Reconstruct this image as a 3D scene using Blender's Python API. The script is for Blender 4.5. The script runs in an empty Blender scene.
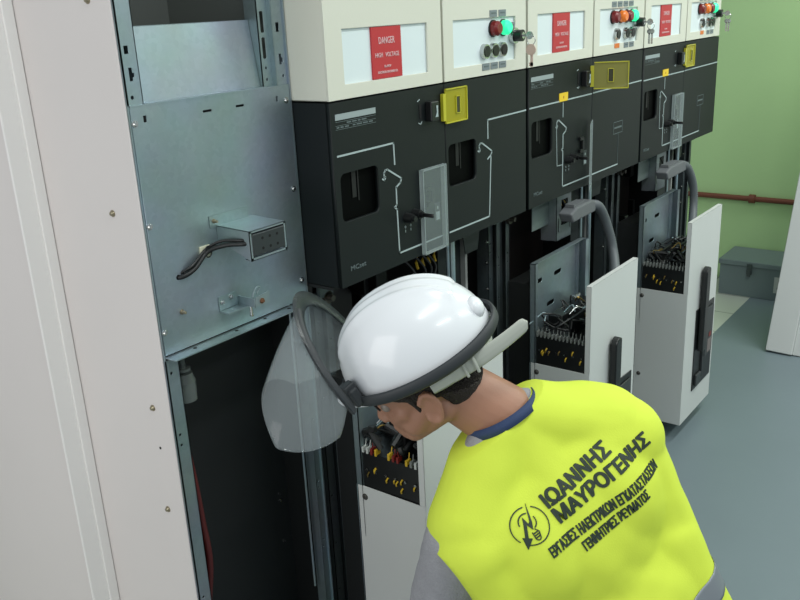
import bpy, bmesh, math, random
from mathutils import Vector, Matrix, noise
from mathutils.bvhtree import BVHTree
random.seed(7)
SC = bpy.context.scene
COL = SC.collection
PI = math.pi
V = Vector

# ------------------------------------------------------------------ camera
FPX = 864.28
RIGHT = V((0.59494751, -0.80238242, -0.04711592))
DOWN = V((-0.28442666, -0.15534481, -0.94602826))
FWD = V((0.75175723, 0.57623818, -0.32064096))
CAM = V((0, -1.3, 1.794))
cd = bpy.data.cameras.new('camera'); cam = bpy.data.objects.new('camera', cd); COL.objects.link(cam)
m = Matrix((RIGHT, -DOWN, -FWD)).transposed().to_4x4(); m.translation = CAM
cam.matrix_world = m
cd.sensor_width = 36; cd.lens = FPX * 36 / 800; cd.clip_start = .02; cd.clip_end = 60
SC.camera = cam
def at(px, py, d):                       # a point of the place seen at this pixel, d metres deep
    return CAM + (RIGHT * ((px - 400) / FPX) + DOWN * ((py - 300) / FPX) + FWD) * d
def dirv(x, y, z):
    return (RIGHT * x + DOWN * y + FWD * z).normalized()

# ------------------------------------------------------------------ materials
MATS = {}
def lin(c):
    return tuple(((v / 255) / 12.92 if v <= 10 else ((v / 255 + .055) / 1.055) ** 2.4) for v in c)
def mat(name, rgb, rough=.5, metal=0., bump=0., bscale=60., var=0., vscale=4., alpha=1., emis=None, estr=0., spec=.5, coat=0.):
    if name in MATS: return MATS[name]
    M = bpy.data.materials.new(name); M.use_nodes = True
    nt = M.node_tree; n = nt.nodes; l = nt.links; b = n['Principled BSDF']
    c = lin(rgb)
    b.inputs['Base Color'].default_value = (*c, 1)
    b.inputs['Roughness'].default_value = rough
    b.inputs['Metallic'].default_value = metal
    b.inputs['Specular IOR Level'].default_value = spec
    b.inputs['Coat Weight'].default_value = coat
    b.inputs['Alpha'].default_value = alpha
    if emis: b.inputs['Emission Color'].default_value = (*lin(emis), 1); b.inputs['Emission Strength'].default_value = estr
    tc = n.new('ShaderNodeTexCoord')
    if var:
        t = n.new('ShaderNodeTexNoise'); t.inputs['Scale'].default_value = vscale; t.inputs['Detail'].default_value = 5
        l.new(tc.outputs['Object'], t.inputs['Vector'])
        mx = n.new('ShaderNodeMix'); mx.data_type = 'RGBA'
        mx.inputs[6].default_value = (*[v * (1 - var) for v in c], 1); mx.inputs[7].default_value = (*[min(1, v * (1 + var)) for v in c], 1)
        l.new(t.outputs['Fac'], mx.inputs[0]); l.new(mx.outputs[2], b.inputs['Base Color'])
    if bump:
        t = n.new('ShaderNodeTexNoise'); t.inputs['Scale'].default_value = bscale; t.inputs['Detail'].default_value = 3
        l.new(tc.outputs['Object'], t.inputs['Vector'])
        bp = n.new('ShaderNodeBump'); bp.inputs['Strength'].default_value = bump; bp.inputs['Distance'].default_value = .01
        l.new(t.outputs['Fac'], bp.inputs['Height']); l.new(bp.outputs['Normal'], b.inputs['Normal'])
    MATS[name] = M
    return M
def galv_mat(name, rgb, rough=.38, metal=.75):
    M = mat(name, rgb, rough, metal)
    nt = M.node_tree; n = nt.nodes; l = nt.links; b = n['Principled BSDF']
    tc = n.new('ShaderNodeTexCoord'); v = n.new('ShaderNodeTexVoronoi'); v.inputs['Scale'].default_value = 90
    l.new(tc.outputs['Object'], v.inputs['Vector'])
    t = n.new('ShaderNodeTexNoise'); t.inputs['Scale'].default_value = 5; t.inputs['Detail'].default_value = 6; l.new(tc.outputs['Object'], t.inputs['Vector'])
    c = lin(rgb)
    mx = n.new('ShaderNodeMix'); mx.data_type = 'RGBA'; mx.inputs[6].default_value = (*[k * .95 for k in c], 1); mx.inputs[7].default_value = (*[min(1, k * 1.05) for k in c], 1)
    l.new(v.outputs['Color'], mx.inputs[0])
    m2 = n.new('ShaderNodeMix'); m2.data_type = 'RGBA'; m2.blend_type = 'MULTIPLY'; m2.inputs[0].default_value = .45
    l.new(mx.outputs[2], m2.inputs[6]); l.new(t.outputs['Color'], m2.inputs[7])
    hs = n.new('ShaderNodeHueSaturation'); hs.inputs['Saturation'].default_value = .75; hs.inputs['Value'].default_value = 1.25
    l.new(m2.outputs[2], hs.inputs['Color']); l.new(hs.outputs['Color'], b.inputs['Base Color'])
    mr = n.new('ShaderNodeMapRange'); mr.inputs[3].default_value = rough - .08; mr.inputs[4].default_value = rough + .14
    l.new(t.outputs['Fac'], mr.inputs[0]); l.new(mr.outputs[0], b.inputs['Roughness'])
    return M

CREAM = mat('cream_paint', (216, 216, 202), .45, var=.03, bump=.04, bscale=220)
PINKW = mat('warm_white_paint', (214, 208, 205), .5, var=.04, vscale=2.5, bump=.03, bscale=200)
STRIPW = mat('lit_edge_paint', (232, 229, 226), .45, var=.02)  # lighter than the side wall: front-face brightness put into the colour
WHITE = mat('white_board', (222, 233, 235), .4)
TRUCKW = mat('truck_light_grey_paint', (205, 208, 205), .42, var=.04, vscale=3, bump=.03, bscale=250)
BLACKD = mat('charcoal_door_paint', (16, 22, 23), .5, spec=.3, var=.05, bump=.05, bscale=400)
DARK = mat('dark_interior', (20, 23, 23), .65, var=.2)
DGLASS = mat('dark_window_glass', (3, 4, 4), .6, spec=.05)
BLACKP = mat('black_plastic', (18, 20, 21), .38)
BROWN = mat('dark_red_brown_insulation', (52, 30, 28), .45, var=.15)
GALV = galv_mat('galvanised_steel', (150, 172, 180), .38, .8)
GALVD = galv_mat('dull_galvanised_steel', (84, 94, 97), .45, .7)
STEEL = mat('bright_steel', (190, 192, 190), .25, 1.)
BOLT = mat('yellowed_zinc_bolt', (158, 148, 125), .35, .8)
RED = mat('red_sign', (186, 44, 52), .5)
WTXT = mat('white_print', (205, 212, 212), .6)
LINEW = mat('mimic_line_print', (165, 180, 180), .6)
GREYL = mat('grey_nameplate', (150, 162, 163), .5)
TAG = mat('grey_tag', (120, 130, 134), .5)
ORANGE = mat('orange_lamp', (225, 120, 40), .25, emis=(230, 110, 30), estr=.15)
REDL = mat('red_lamp', (118, 26, 26), .3)
GREENL = mat('lit_green_lamp', (60, 220, 160), .3, emis=(40, 255, 170), estr=.75)
YFLAP = mat('yellow_clear_plastic', (186, 178, 42), .25, alpha=.62)
YFLAPB = mat('smoky_yellow_plastic', (150, 146, 70), .3, alpha=.7)
YEDGE = mat('yellow_plastic_edge', (190, 185, 50), .3)
YSTICK = mat('yellow_sticker', (238, 200, 40), .5)
CLEAR = mat('clear_plastic', (165, 178, 178), .22, alpha=.2)
CLEARE = mat('clear_plastic_edge', (185, 198, 198), .22, alpha=.5)
HOSE = mat('grey_corrugated_hose', (92, 98, 101), .5)
PLUG = mat('grey_plug_plastic', (98, 101, 104), .5, bump=.05)
WALLG = mat('green_wall_paint', (182, 216, 156), .7, var=.05, vscale=1.2, bump=.08, bscale=40)
PIPEB = mat('brown_painted_pipe', (112, 62, 44), .5, var=.1)
BOXG = mat('grey_blue_box_paint', (114, 128, 130), .5, var=.04)
WIREY = mat('yellow_wire', (200, 165, 40), .5)
WIREK = mat('black_wire', (22, 24, 24), .45)
WIRER = mat('red_wire', (120, 34, 30), .5)
TERMW = mat('white_terminal', (190, 195, 190), .5)
TERMG = mat('grey_terminal', (120, 124, 120), .5)
COPPER = mat('brass_contact', (150, 125, 70), .35, .9)
KEYF = mat('pink_key_fob', (205, 178, 165), .5)
PAPERT = mat('cream_cable_tie_base', (205, 205, 180), .5)
SKIN = mat('skin', (160, 116, 93), .5, var=.08, vscale=14, bump=.06, bscale=180)
HAIR = mat('dark_brown_hair', (38, 31, 27), .75, bump=.8, bscale=260, var=.3, vscale=90)
SHIRT = mat('grey_marl_cloth', (150, 150, 154), .9, bump=.35, bscale=260, var=.14, vscale=70)
VEST = mat('fluorescent_yellow_cloth', (208, 226, 70), .8, bump=.06, bscale=320, var=.02)
VPRINT = mat('dark_green_print', (38, 52, 40), .6)
REFL = mat('grey_reflective_tape', (128, 134, 140), .4, .2)
LANY = mat('navy_lanyard', (44, 62, 98), .75, bump=.2, bscale=500)
TROU = mat('navy_work_trousers', (38, 44, 58), .85, bump=.3, bscale=200)
BOOT = mat('black_boot_leather', (24, 23, 22), .5, bump=.1)
HELM = mat('glossy_white_helmet', (226, 229, 232), .22, coat=.3)
RUBB = mat('charcoal_rubber', (45, 49, 52), .55)
RATCH = mat('pale_grey_ratchet_plastic', (172, 176, 166), .45)
VIS = mat('clear_visor_sheet', (170, 180, 182), .08, alpha=.2, spec=.8)
VISD = mat('smoky_visor_frame', (44, 50, 53), .3, alpha=.7)
EYE = mat('eye_white', (150, 138, 128), .3)
TXTD = mat('dim_print', (92, 104, 105), .6)

# ------------------------------------------------------------------ mesh helpers
class MB:
    def __init__(s): s.bm = bmesh.new()
    def _add(s, verts, faces, M=None):
        vs = [s.bm.verts.new(M @ V(v) if M else V(v)) for v in verts]
        for f in faces:
            try: s.bm.faces.new([vs[i] for i in f])
            except ValueError: pass
        return vs
    def box(s, x0, x1, y0, y1, z0, z1, M=None, bev=0.):
        if x1 < x0: x0, x1 = x1, x0
        if y1 < y0: y0, y1 = y1, y0
        if z1 < z0: z0, z1 = z1, z0
        vs = s._add([(x0,y0,z0),(x1,y0,z0),(x1,y1,z0),(x0,y1,z0),(x0,y0,z1),(x1,y0,z1),(x1,y1,z1),(x0,y1,z1)],
               [(0,3,2,1),(4,5,6,7),(0,1,5,4),(1,2,6,5),(2,3,7,6),(3,0,4,7)], M)
        if bev:
            es = list({e for v in vs for e in v.link_edges})
            bmesh.ops.bevel(s.bm, geom=es, offset=bev, segments=2, affect='EDGES', profile=.5)
        return s
    def cyl(s, p, q, r, r2=None, n=16, cap=True):
        p, q = V(p), V(q); r2 = r if r2 is None else r2
        d = (q - p).normalized(); a = d.orthogonal().normalized(); b = d.cross(a)
        vs = []
        for c, rr in ((p, r), (q, r2)):
            for i in range(n):
                t = 2 * PI * i / n; vs.append(c + a * math.cos(t) * rr + b * math.sin(t) * rr)
        fs = [(i, (i + 1) % n, n + (i + 1) % n, n + i) for i in range(n)]
        if cap: fs += [tuple(reversed(range(n))), tuple(range(n, 2 * n))]
        s._add(vs, fs); return s
    def tube(s, pts, r, n=10, ring=None):
        pts = [V(p) for p in pts]; vs = []; fs = []; a = None
        for k, p in enumerate(pts):
            d = (pts[min(k + 1, len(pts) - 1)] - pts[max(k - 1, 0)]).normalized()
            if a is None: a = d.orthogonal().normalized()
            a = (a - d * a.dot(d)).normalized(); b = d.cross(a)
            rr = r(k) if callable(r) else r
            for i in range(n):
                t = 2 * PI * i / n; vs.append(p + a * math.cos(t) * rr + b * math.sin(t) * rr)
        for k in range(len(pts) - 1):
            for i in range(n): fs.append((k*n+i, k*n+(i+1)%n, (k+1)*n+(i+1)%n, (k+1)*n+i))
        fs += [tuple(reversed(range(n))), tuple(range((len(pts)-1)*n, len(pts)*n))]
        s._add(vs, fs); return s
    def grid(s, P):                          # P[i][j] points
        h = len(P); w = len(P[0]); vs = [p for r in P for p in r]
        s._add(vs, [(i*w+j, i*w+j+1, (i+1)*w+j+1, (i+1)*w+j) for i in range(h-1) for j in range(w-1)]); return s
    def prism(s, pts, ext):                  # planar polygon extruded by vector ext
        n = len(pts); e = V(ext)
        s._add([V(p) for p in pts] + [V(p) + e for p in pts], [tuple(range(n)), tuple(reversed(range(n, 2*n)))] + [(i, i+n, (i+1)%n+n, (i+1)%n) for i in range(n)])
        return s
    def ell(s, c, axes, radii, seg=24, rings=14):
        c = V(c); A, B, C = [V(a).normalized() * r for a, r in zip(axes, radii)]
        vs = [c + C]; 
        for i in range(1, rings):
            p = PI * i / rings
            for j in range(seg):
                t = 2 * PI * j / seg
                vs.append(c + C * math.cos(p) + (A * math.cos(t) + B * math.sin(t)) * math.sin(p))
        vs.append(c - C); fs = []
        for j in range(seg):
            fs.append((0, 1 + j, 1 + (j + 1) % seg)); L = len(vs) - 1; o = 1 + (rings - 2) * seg
            fs.append((L, o + (j + 1) % seg, o + j))
        for i in range(rings - 2):
            for j in range(seg):
                a = 1 + i * seg; fs.append((a + j, a + seg + j, a + seg + (j + 1) % seg, a + (j + 1) % seg))
        s._add(vs, fs); return s
    def cap(s, p, r, q, r2):                 # tapered capsule
        t = bmesh.new(); p, q = V(p), V(q)
        for c, rr in ((p, r), (q, r2)):
            bmesh.ops.create_icosphere(t, subdivisions=3, radius=rr, matrix=Matrix.Translation(c))
        o = bmesh.ops.convex_hull(t, input=t.verts)
        bmesh.ops.delete(t, geom=[g for g in set(o['geom_interior'] + o['geom_unused']) if isinstance(g, bmesh.types.BMVert)], context='VERTS')
        me = bpy.data.meshes.new('t'); t.to_mesh(me); t.free(); s.bm.from_mesh(me); bpy.data.meshes.remove(me)
        return s
    def chain(s, pts):
        for a, b in zip(pts, pts[1:]): s.cap(a[0], a[1], b[0], b[1])
        return s
    def line(s, pts, w, y, t=.0012):         # printed line on a wall facing -y, pts = (x, z)
        for (x0, z0), (x1, z1) in zip(pts, pts[1:]):
            a, b = V((x0, 0, z0)), V((x1, 0, z1)); d = (b - a).normalized(); nn = V((-d.z, 0, d.x)) * w / 2
            a = a - d * w / 2; b = b + d * w / 2
            s.prism([(p.x, y, p.z) for p in (a - nn, b - nn, b + nn, a + nn)], (0, -t, 0))
        return s
    def mesh(s, name):
        bmesh.ops.recalc_face_normals(s.bm, faces=s.bm.faces)
        me = bpy.data.meshes.new(name); s.bm.to_mesh(me); s.bm.free(); return me

def wloc(o):
    return o.location + (wloc(o.parent) if o.parent else V((0, 0, 0)))
def obj(name, mb, m, parent=None, smooth=False, bevel=0., label=None, org=None):
    me = mb.mesh(name) if isinstance(mb, MB) else mb
    me.name = name
    o = bpy.data.objects.new(name, me); COL.objects.link(o)
    if len(me.materials) == 0: me.materials.append(m)
    base = wloc(parent) if parent else V((0, 0, 0))
    if org is not None or parent is None:
        c = V(org) if org is not None else V((0, 0, 0))
    else:
        lo = V([min(v.co[i] for v in me.vertices) for i in range(3)]); hi = V([max(v.co[i] for v in me.vertices) for i in range(3)])
        c = (lo + hi) / 2
    me.transform(Matrix.Translation(-c)); o.location = c - base
    if parent: o.parent = parent
    if smooth:
        me.polygons.foreach_set('use_smooth', [True] * len(me.polygons))
        if smooth != 'all':
            bm = bmesh.new(); bm.from_mesh(me)
            for e in bm.edges:
                if len(e.link_faces) == 2 and e.calc_face_angle(0) > .7: e.smooth = False
            bm.to_mesh(me); bm.free()
    if bevel:
        b = o.modifiers.new('bevel', 'BEVEL'); b.width = bevel; b.segments = 2; b.limit_method = 'ANGLE'
    if label: o['label'] = label
    return o
def thing(name, label, cat, loc, group=None):
    o = bpy.data.objects.new(name, None); COL.objects.link(o); o.location = loc; o.empty_display_size = .05
    return tag(o, label, cat, group)
def tag(o, label, cat, group=None):
    o['label'] = label; o['category'] = cat
    if group: o['group'] = group
    return o
def struct(name, mb, m):
    o = obj(name, mb, m); o['kind'] = 'structure'; return o

def evalmesh(o):
    dg = bpy.context.evaluated_depsgraph_get(); dg.update()
    return bpy.data.meshes.new_from_object(o.evaluated_get(dg))
def text_mesh(txt, size, ext=.0005, off=0., cx='CENTER', sx=1., shear=0.):
    c = bpy.data.curves.new('txt', 'FONT'); c.body = txt; c.size = size; c.extrude = ext; c.offset = off; c.align_x = cx; c.align_y = 'CENTER'; c.resolution_u = 2; c.shear = shear
    o = bpy.data.objects.new('txt', c); COL.objects.link(o); me = evalmesh(o)
    bpy.data.objects.remove(o); bpy.data.curves.remove(c)
    me.transform(Matrix.Diagonal((sx, 1, 1, 1)))
    return me
def add_text(mb, txt, x, y, z, w, h, off=0., ext=.0005):      # text on a face looking to -y, fitted to w x h, centre x, z
    me = text_mesh(txt, .1, ext / .1 * .1, off)
    xs = [v.co.x for v in me.vertices]; ys = [v.co.y for v in me.vertices]
    if not xs: return
    sx = w / (max(xs) - min(xs)); sy = h / (max(ys) - min(ys)); cx = (max(xs) + min(xs)) / 2; cy = (max(ys) + min(ys)) / 2
    for v in me.vertices:
        a, b, c = v.co; v.co = (x + (a - cx) * sx, y - ext - c, z + (b - cy) * sy)
    mb.bm.from_mesh(me); bpy.data.meshes.remove(me)
def plate(outer, holes, y0, t):              # plate in the x-z plane with holes, y from y0 to y0+t
    c = bpy.data.curves.new('pl', 'CURVE'); c.dimensions = '2D'; c.fill_mode = 'BOTH'; c.extrude = t / 2
    for ring in [outer] + holes:
        s = c.splines.new('POLY'); s.points.add(len(ring) - 1)
        for p, (a, b) in zip(s.points, ring): p.co = (a, b, 0, 1)
        s.use_cyclic_u = True
    o = bpy.data.objects.new('pl', c); COL.objects.link(o); me = evalmesh(o)
    bpy.data.objects.remove(o); bpy.data.curves.remove(c)
    for v in me.vertices: v.co = (v.co.x, y0 + t / 2 + v.co.z, v.co.y)
    me.materials.clear()
    mb = MB(); mb.bm.from_mesh(me); bpy.data.meshes.remove(me)
    bmesh.ops.remove_doubles(mb.bm, verts=mb.bm.verts, dist=1e-5)
    return mb
def rect(x0, x1, z0, z1): return [(x0, z0), (x1, z0), (x1, z1), (x0, z1)]
def rrect(x0, x1, z0, z1, r, left=True):
    out = []
    for cx, cz, a0 in ((x1-r, z0+r, -90), (x1-r, z1-r, 0), (x0+r, z1-r, 90), (x0+r, z0+r, 180)):
        if a0 >= 90 and not left:
            out.append((x0, z1 if a0 == 90 else z0)); continue
        for k in range(6):
            a = math.radians(a0 + 18 * k); out.append((cx + r * math.cos(a), cz + r * math.sin(a)))
    return out
def circ(x, z, r, n=10): return [(x + r * math.cos(2*PI*i/n), z + r * math.sin(2*PI*i/n)) for i in range(n)]
def bolt(x, y, z, axis, r=.006, h=.005):      # round screw head
    mb = MB(); a = V(axis); c = V((x, y, z)); mb.cyl(c - a * .002, c + a * .0015, r * 1.25, n=16); mb.cyl(c + a * .0015, c + a * h, r, r * .7, n=12)
    return mb

# ------------------------------------------------------------------ the setting
b = MB(); b.box(-1.5, 5.62, -4, .04, -.05, 0); struct('floor', b, None or mat('grey_epoxy_floor', (113, 127, 132), .42, var=.07, vscale=2.2, bump=.03, bscale=30))
TILE = mat('pale_floor_tile', (196, 200, 190), .4)
nt = TILE.node_tree; br = nt.nodes.new('ShaderNodeTexBrick'); br.offset = 0; br.inputs['Scale'].default_value = 1; br.inputs['Brick Width'].default_value = .33; br.inputs['Row Height'].default_value = .33; br.inputs['Mortar Size'].default_value = .004
br.inputs['Color1'].default_value = (*lin((190, 196, 184)), 1); br.inputs['Color2'].default_value = (*lin((198, 202, 192)), 1); br.inputs['Mortar'].default_value = (*lin((120, 126, 118)), 1)
tc = nt.nodes.new('ShaderNodeTexCoord'); nt.links.new(tc.outputs['Object'], br.inputs['Vector']); nt.links.new(br.outputs['Color'], nt.nodes['Principled BSDF'].inputs['Base Color'])
b = MB(); b.box(-1.5, 5.62, .04, 3, -.05, 0); struct('floor_tiles', b, TILE)
b = MB(); b.box(5.62, 5.77, -4, 3, -.05, 3.3); struct('wall_right', b, WALLG)

p = thing('wall_pipe', 'brown painted pipe running level along the green wall', 'pipe', (5.585, .1, .535))
b = MB(); b.tube([(5.6, 1.6 - .1 * k, .545) for k in range(36)], .017, 14); obj('pipe_run', b, PIPEB, p, smooth=True)
b = MB(); b.cyl((5.6, .14, .545), (5.6, .175, .545), .028, n=16); obj('pipe_coupling', b, PIPEB, p, smooth=True)

p = thing('storage_box', 'low grey-blue metal storage box on the tiles by the green wall', 'box', (5.45, 0, 0))
b = MB(); b.box(5.29, 5.6, -.42, .235, 0, .195, bev=.003); obj('box_body', b, BOXG, p)
b = MB(); b.box(5.28, 5.606, -.428, .243, .195, .227, bev=.004); obj('lid', b, BOXG, p)
b = MB(); b.box(5.268, 5.2795, .04, .07, .15, .215, bev=.002).box(5.262, 5.268, .045, .065, .14, .18); obj('latch', b, GALVD, p)
b = MB(); b.box(5.2885, 5.29, -.2, -.09, .05, .15); lb = obj('paper_label', b, TERMW, p)
b = MB(); b.box(5.2875, 5.2884, -.15, -.115, .105, .135).box(5.2875, 5.2884, -.18, -.11, .075, .088); obj('label_print', b, BLACKP, lb)

# leaning panel on the right
p = thing('loose_cabinet_panel', 'white sheet-metal panel leaning upright at the right edge of the photo', 'panel', (4.45, -.7, 0))
th = math.radians(15)
def lp(u, v, w):      # u along the width (-y), v up the panel, w thickness
    up = V((math.sin(th), -.03, math.cos(th))).normalized(); side = V((0, -1, -.0)); side = (side - up * side.dot(up)).normalized(); nn = up.cross(side).normalized()
    if nn.x < 0: nn = -nn
    return V((4.45, -.271, .012)) + side * u + up * v + nn * w
b = MB()
for (u0, u1, w0) in ((0, .13, 0), (.13, 1.0, .012)):
    b._add([lp(u, v, w) for u, v, w in ((u0,0,w0),(u1,0,w0),(u1,2.0,w0),(u0,2.0,w0),(u0,0,w0+.028),(u1,0,w0+.028),(u1,2.0,w0+.028),(u0,2.0,w0+.028))],
           [(0,3,2,1),(4,5,6,7),(0,1,5,4),(1,2,6,5),(2,3,7,6),(3,0,4,7)])
obj('panel_sheet', b, TRUCKW, p, bevel=.004)
b = MB(); b._add([lp(u, v, w) for u, v, w in ((.0,-.012,.03),(1.0,-.012,.03),(1.0,.02,.03),(0,.02,.03),(.0,-.012,.06),(1.0,-.012,.06),(1.0,.02,.06),(0,.02,.06))],
           [(0,3,2,1),(4,5,6,7),(0,1,5,4),(1,2,6,5),(2,3,7,6),(3,0,4,7)]); obj('rubber_edge', b, RUBB, p)

# ------------------------------------------------------------------ tall cabinets on the left
p = thing('side_cabinet', 'tall off-white cabinet with a bright vertical edge at the far left', 'cabinet', (.9, .8, 0))
b = MB(); b.box(.962, 1.02, .452, 1.6, 0, 2.35); obj('side_wall', b, PINKW, p, bevel=.003)
b = MB(); b.box(.957, 1.024, .445, .452, 0, 2.35).box(.999, 1.024, .4385, .446, 0, 2.35); obj('front_edge', b, STRIPW, p, bevel=.002)

XE = 1.03; YG = .115
p = cub0 = thing('switchgear_cubicle', 'open end cubicle with bare galvanised plate, cable bracket and dark empty bay', 'switchgear', (1.25, .2, 0), 'row of switchgear cubicles')
b = MB(); b.box(XE - .005, XE - .001, YG + .004, .454, 0, 2.3); sp = obj('side_panel', b, PINKW, p, bevel=.002)
for (y, z) in ((.21, 1.424), (.184, 1.834), (.175, .996), (.176, .743)):
    obj('bolt', bolt(XE - .005, y, z, (-1, 0, 0), .0058, .006), BOLT, sp, smooth=True)
b = MB(); b.cyl((XE-.0062, .17, .9), (XE - .004, .17, .9), .003, n=10); obj('bolt', b, DARK, sp)
# front left post: galvanised channel
holes = [circ(XE + .011, z, .0035) for z in (1.085, .94, .915, .52, .49, .42, .3)] + [rect(XE+.008, XE+.018, 1.735, 1.75), circ(XE + .012, 1.655, .004)]
pm = plate(rect(XE - .001, XE + .033, 0.02, 1.115), [h for h in holes if h[0][1] < 1.1], YG, .002)
pm2 = plate(rect(XE - .001, XE + .036, 1.64, 2.3), [h for h in holes if h[0][1] > 1.6] + [[(XE+.012,1.685),(XE+.02,1.685),(XE+.02,1.692),(XE+.024,1.692),(XE+.024,1.70),(XE+.02,1.7),(XE+.02,1.71),(XE+.012,1.71)]], YG, .002)
me = pm2.mesh('x'); pm.bm.from_mesh(me); pm.box(XE - .001, XE + .002, YG, YG + .05, .02, 2.3).box(XE+.031, XE+.033, YG, YG+.03, .02, 1.12).box(XE+.034, XE+.036, YG, YG+.06, 1.64, 2.3)
obj('frame_post', pm, GALV, p)
# right double post beside unit 1
pm = plate(rect(1.434, 1.47, 1.64, 2.3), [rect(1.444, 1.454, 1.755, 1.775), [(1.446,1.685),(1.454,1.685),(1.454,1.69),(1.458,1.69),(1.458,1.698),(1.454,1.7),(1.454,1.708),(1.446,1.708)], circ(1.455, 1.66, .0035)], YG, .002)
pm3 = plate(rect(1.401, 1.434, 1.64, 2.3), [rrect(1.409, 1.42, 1.70, 1.745, .003), rrect(1.409, 1.42, 1.755, 1.80, .003), circ(1.415, 1.68, .0035), circ(1.415, 1.655, .0035), circ(1.415, 1.83, .0035)], YG + .012, .002)
me = pm3.mesh('x'); pm.bm.from_mesh(me)
pm.box(1.4325, 1.4345, YG, YG + .014, 1.64, 2.3).box(1.401, 1.403, YG + .012, YG + .05, 1.64, 2.3).box(1.467, 1.4705, YG - .004, YG + .1, 0.02, 2.3)
pm4 = plate(rect(1.445, 1.469, .02, 1.115), [circ(1.452, z, .0033) for z in (1.09, 1.06, .98, .8, .62, .6, .44, .42)], YG, .002)
me = pm4.mesh('x'); pm.bm.from_mesh(me); pm.box(1.444, 1.446, YG, YG+.03, .02, 1.115)
pm.cyl((1.425, YG + .02, .3), (1.425, YG + .02, 1.12), .003, n=10).cyl((1.436, YG + .03, 1.02), (1.436, YG+.005, 1.02), .005, n=10)
obj('frame_post', pm, GALV, p)
# instrument plate
hs = [rrect(1.207, 1.232, 1.607, 1.612, .002), rrect(1.299, 1.324, 1.607, 1.612, .002), rect(1.058, 1.066, 1.606, 1.619), rect(1.4215, 1.4285, 1.606, 1.618), circ(1.09, 1.284, .006)]
pm = plate(rect(XE + .001, 1.466, 1.128, 1.64), hs, YG - .003, .0025)
for k in range(8): pass
pm.box(XE + .001, 1.466, YG - .004, YG + .012, 1.6375, 1.6402)
pl = obj('galvanised_plate', pm, GALV, p)
pm = MB(); pm.box(XE + .001, 1.466, YG - .035, YG + .0, 1.122, 1.1245)
vs = pm.bm.verts
fl = obj('bottom_flange', pm, GALV, pl)
for x in (1.10, 1.22, 1.31, 1.39):
    mb = MB(); mb.cyl((x, YG - .014, 1.1244), (x, YG - .014, 1.1252), .0045, n=10); obj('flange_hole', mb, DARK, pl)
for (x, z) in ((1.037, 1.606), (1.037, 1.404), (1.037, 1.178), (1.453, 1.606), (1.452, 1.402), (1.453, 1.177)):
    obj('screw', bolt(x, YG - .003, z, (0, -1, 0), .0055, .005), STEEL, pl, smooth=True)
obj('screw', bolt(1.087, YG - .003, 1.209, (0, -1, 0), .0045, .012), BOLT, pl, smooth=True)
# black cable-outlet bracket box
pm = MB()
x0, x1, y0, z0, z1 = 1.206, 1.315, .012, 1.301, 1.366
yb = YG - .0035
pm.prism([(x0, y0, z1), (x1, y0, z1), (x1, yb, z1 + .003), (x0, yb, z1 + .003)], (0, 0, -.0015))           # top
pm.prism([(x0, y0, z1), (x0, yb, z1 + .003), (x0, yb, z1 - .03), (x0, y0, z0)], (.0015, 0, 0))              # left web
pm.prism([(x1, y0, z1), (x1, yb, z1 + .003), (x1, yb, z1 - .03), (x1, y0, z0)], (-.0015, 0, 0))
pm.box(x0, x1, y0, y0 + .0015, z0, z0 + .006).box(x0, x1, y0, y0 + .0015, z1 - .005, z1).box(x0, x0 + .006, y0, y0 + .0015, z0, z1).box(x1 - .006, x1, y0, y0 + .0015, z0, z1)
pm.box(1.188, 1.300, yb - .0015, yb, z1, z1 + .026)
pm.box(x0, x1, y0, y0 + .02, z0, z0 + .0015)
bk = obj('outlet_bracket', pm, GALV, p)
pm = MB(); pm.box(x0 + .0065, x1 - .0065, y0 - .002, y0 + .035, z0 + .009, z1 - .008, bev=.002); so = obj('terminal_socket', pm, mat('dark_grey_socket', (44, 49, 51), .4), bk)
pm = MB()
for i in range(3):
    for j in range(2): pm.cyl((x0 + .035 + .022 * i, y0 - .0025, z0 + .022 + j * .022), (x0 + .035 + .022 * i, y0 - .0018, z0 + .022 + j * .022), .0032, n=10)
obj('socket_holes', pm, mat('void_black', (4, 4, 4), .8), bk)
pm = bolt(1.200, yb - .001, z1 + .014, (0, -1, 0), .004, .012); obj('screw', pm, BOLT, bk, smooth=True)
# cable with tie
def bez(ps, n=24):
    out = []; ps = [V(p) for p in ps]
    P = [ps[0]] + ps + [ps[-1]]
    for i in range(len(ps) - 1):
        p0, p1, p2, p3 = P[i:i+4]
        for k in range(n):
            t = k / n; out.append(.5 * ((2*p1) + (p2-p0)*t + (2*p0-5*p1+4*p2-p3)*t*t + (-p0+3*p1-3*p2+p3)*t**3))
    return out + [ps[-1]]
pm = MB(); pm.tube(bez([(1.225, .022, 1.338), (1.205, .03, 1.338), (1.19, .07, 1.334), (1.165, .1, 1.322), (1.125, .1, 1.295), (1.098, .108, 1.284), (1.088, .13, 1.282)], 8), .0052, 10)
pm.tube(bez([(1.225, .028, 1.345), (1.205, .034, 1.345), (1.19, .08, 1.342), (1.165, .104, 1.327), (1.12, .102, 1.302), (1.092, .12, 1.287)], 8), .0035, 8)
obj('cable', pm, WIREK, bk, smooth=True)
pm = MB(); pm.box(1.152, 1.18, YG - .008, YG - .003, 1.308, 1.334, bev=.001); obj('tie_base', pm, PAPERT, bk)
pm = MB(); pm.tube([(1.166 + .009*math.cos(t), .1 - .001, 1.322 + .012*math.sin(t)) for t in [k*PI/8 for k in range(17)]], .0015, 6).tube([(1.1+.004*math.cos(t), .112+.009*math.sin(t), 1.287+.008*math.cos(t)) for t in [k*PI/8 for k in range(17)]], .0013, 6); obj('cable_tie', pm, BLACKP, bk)
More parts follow.
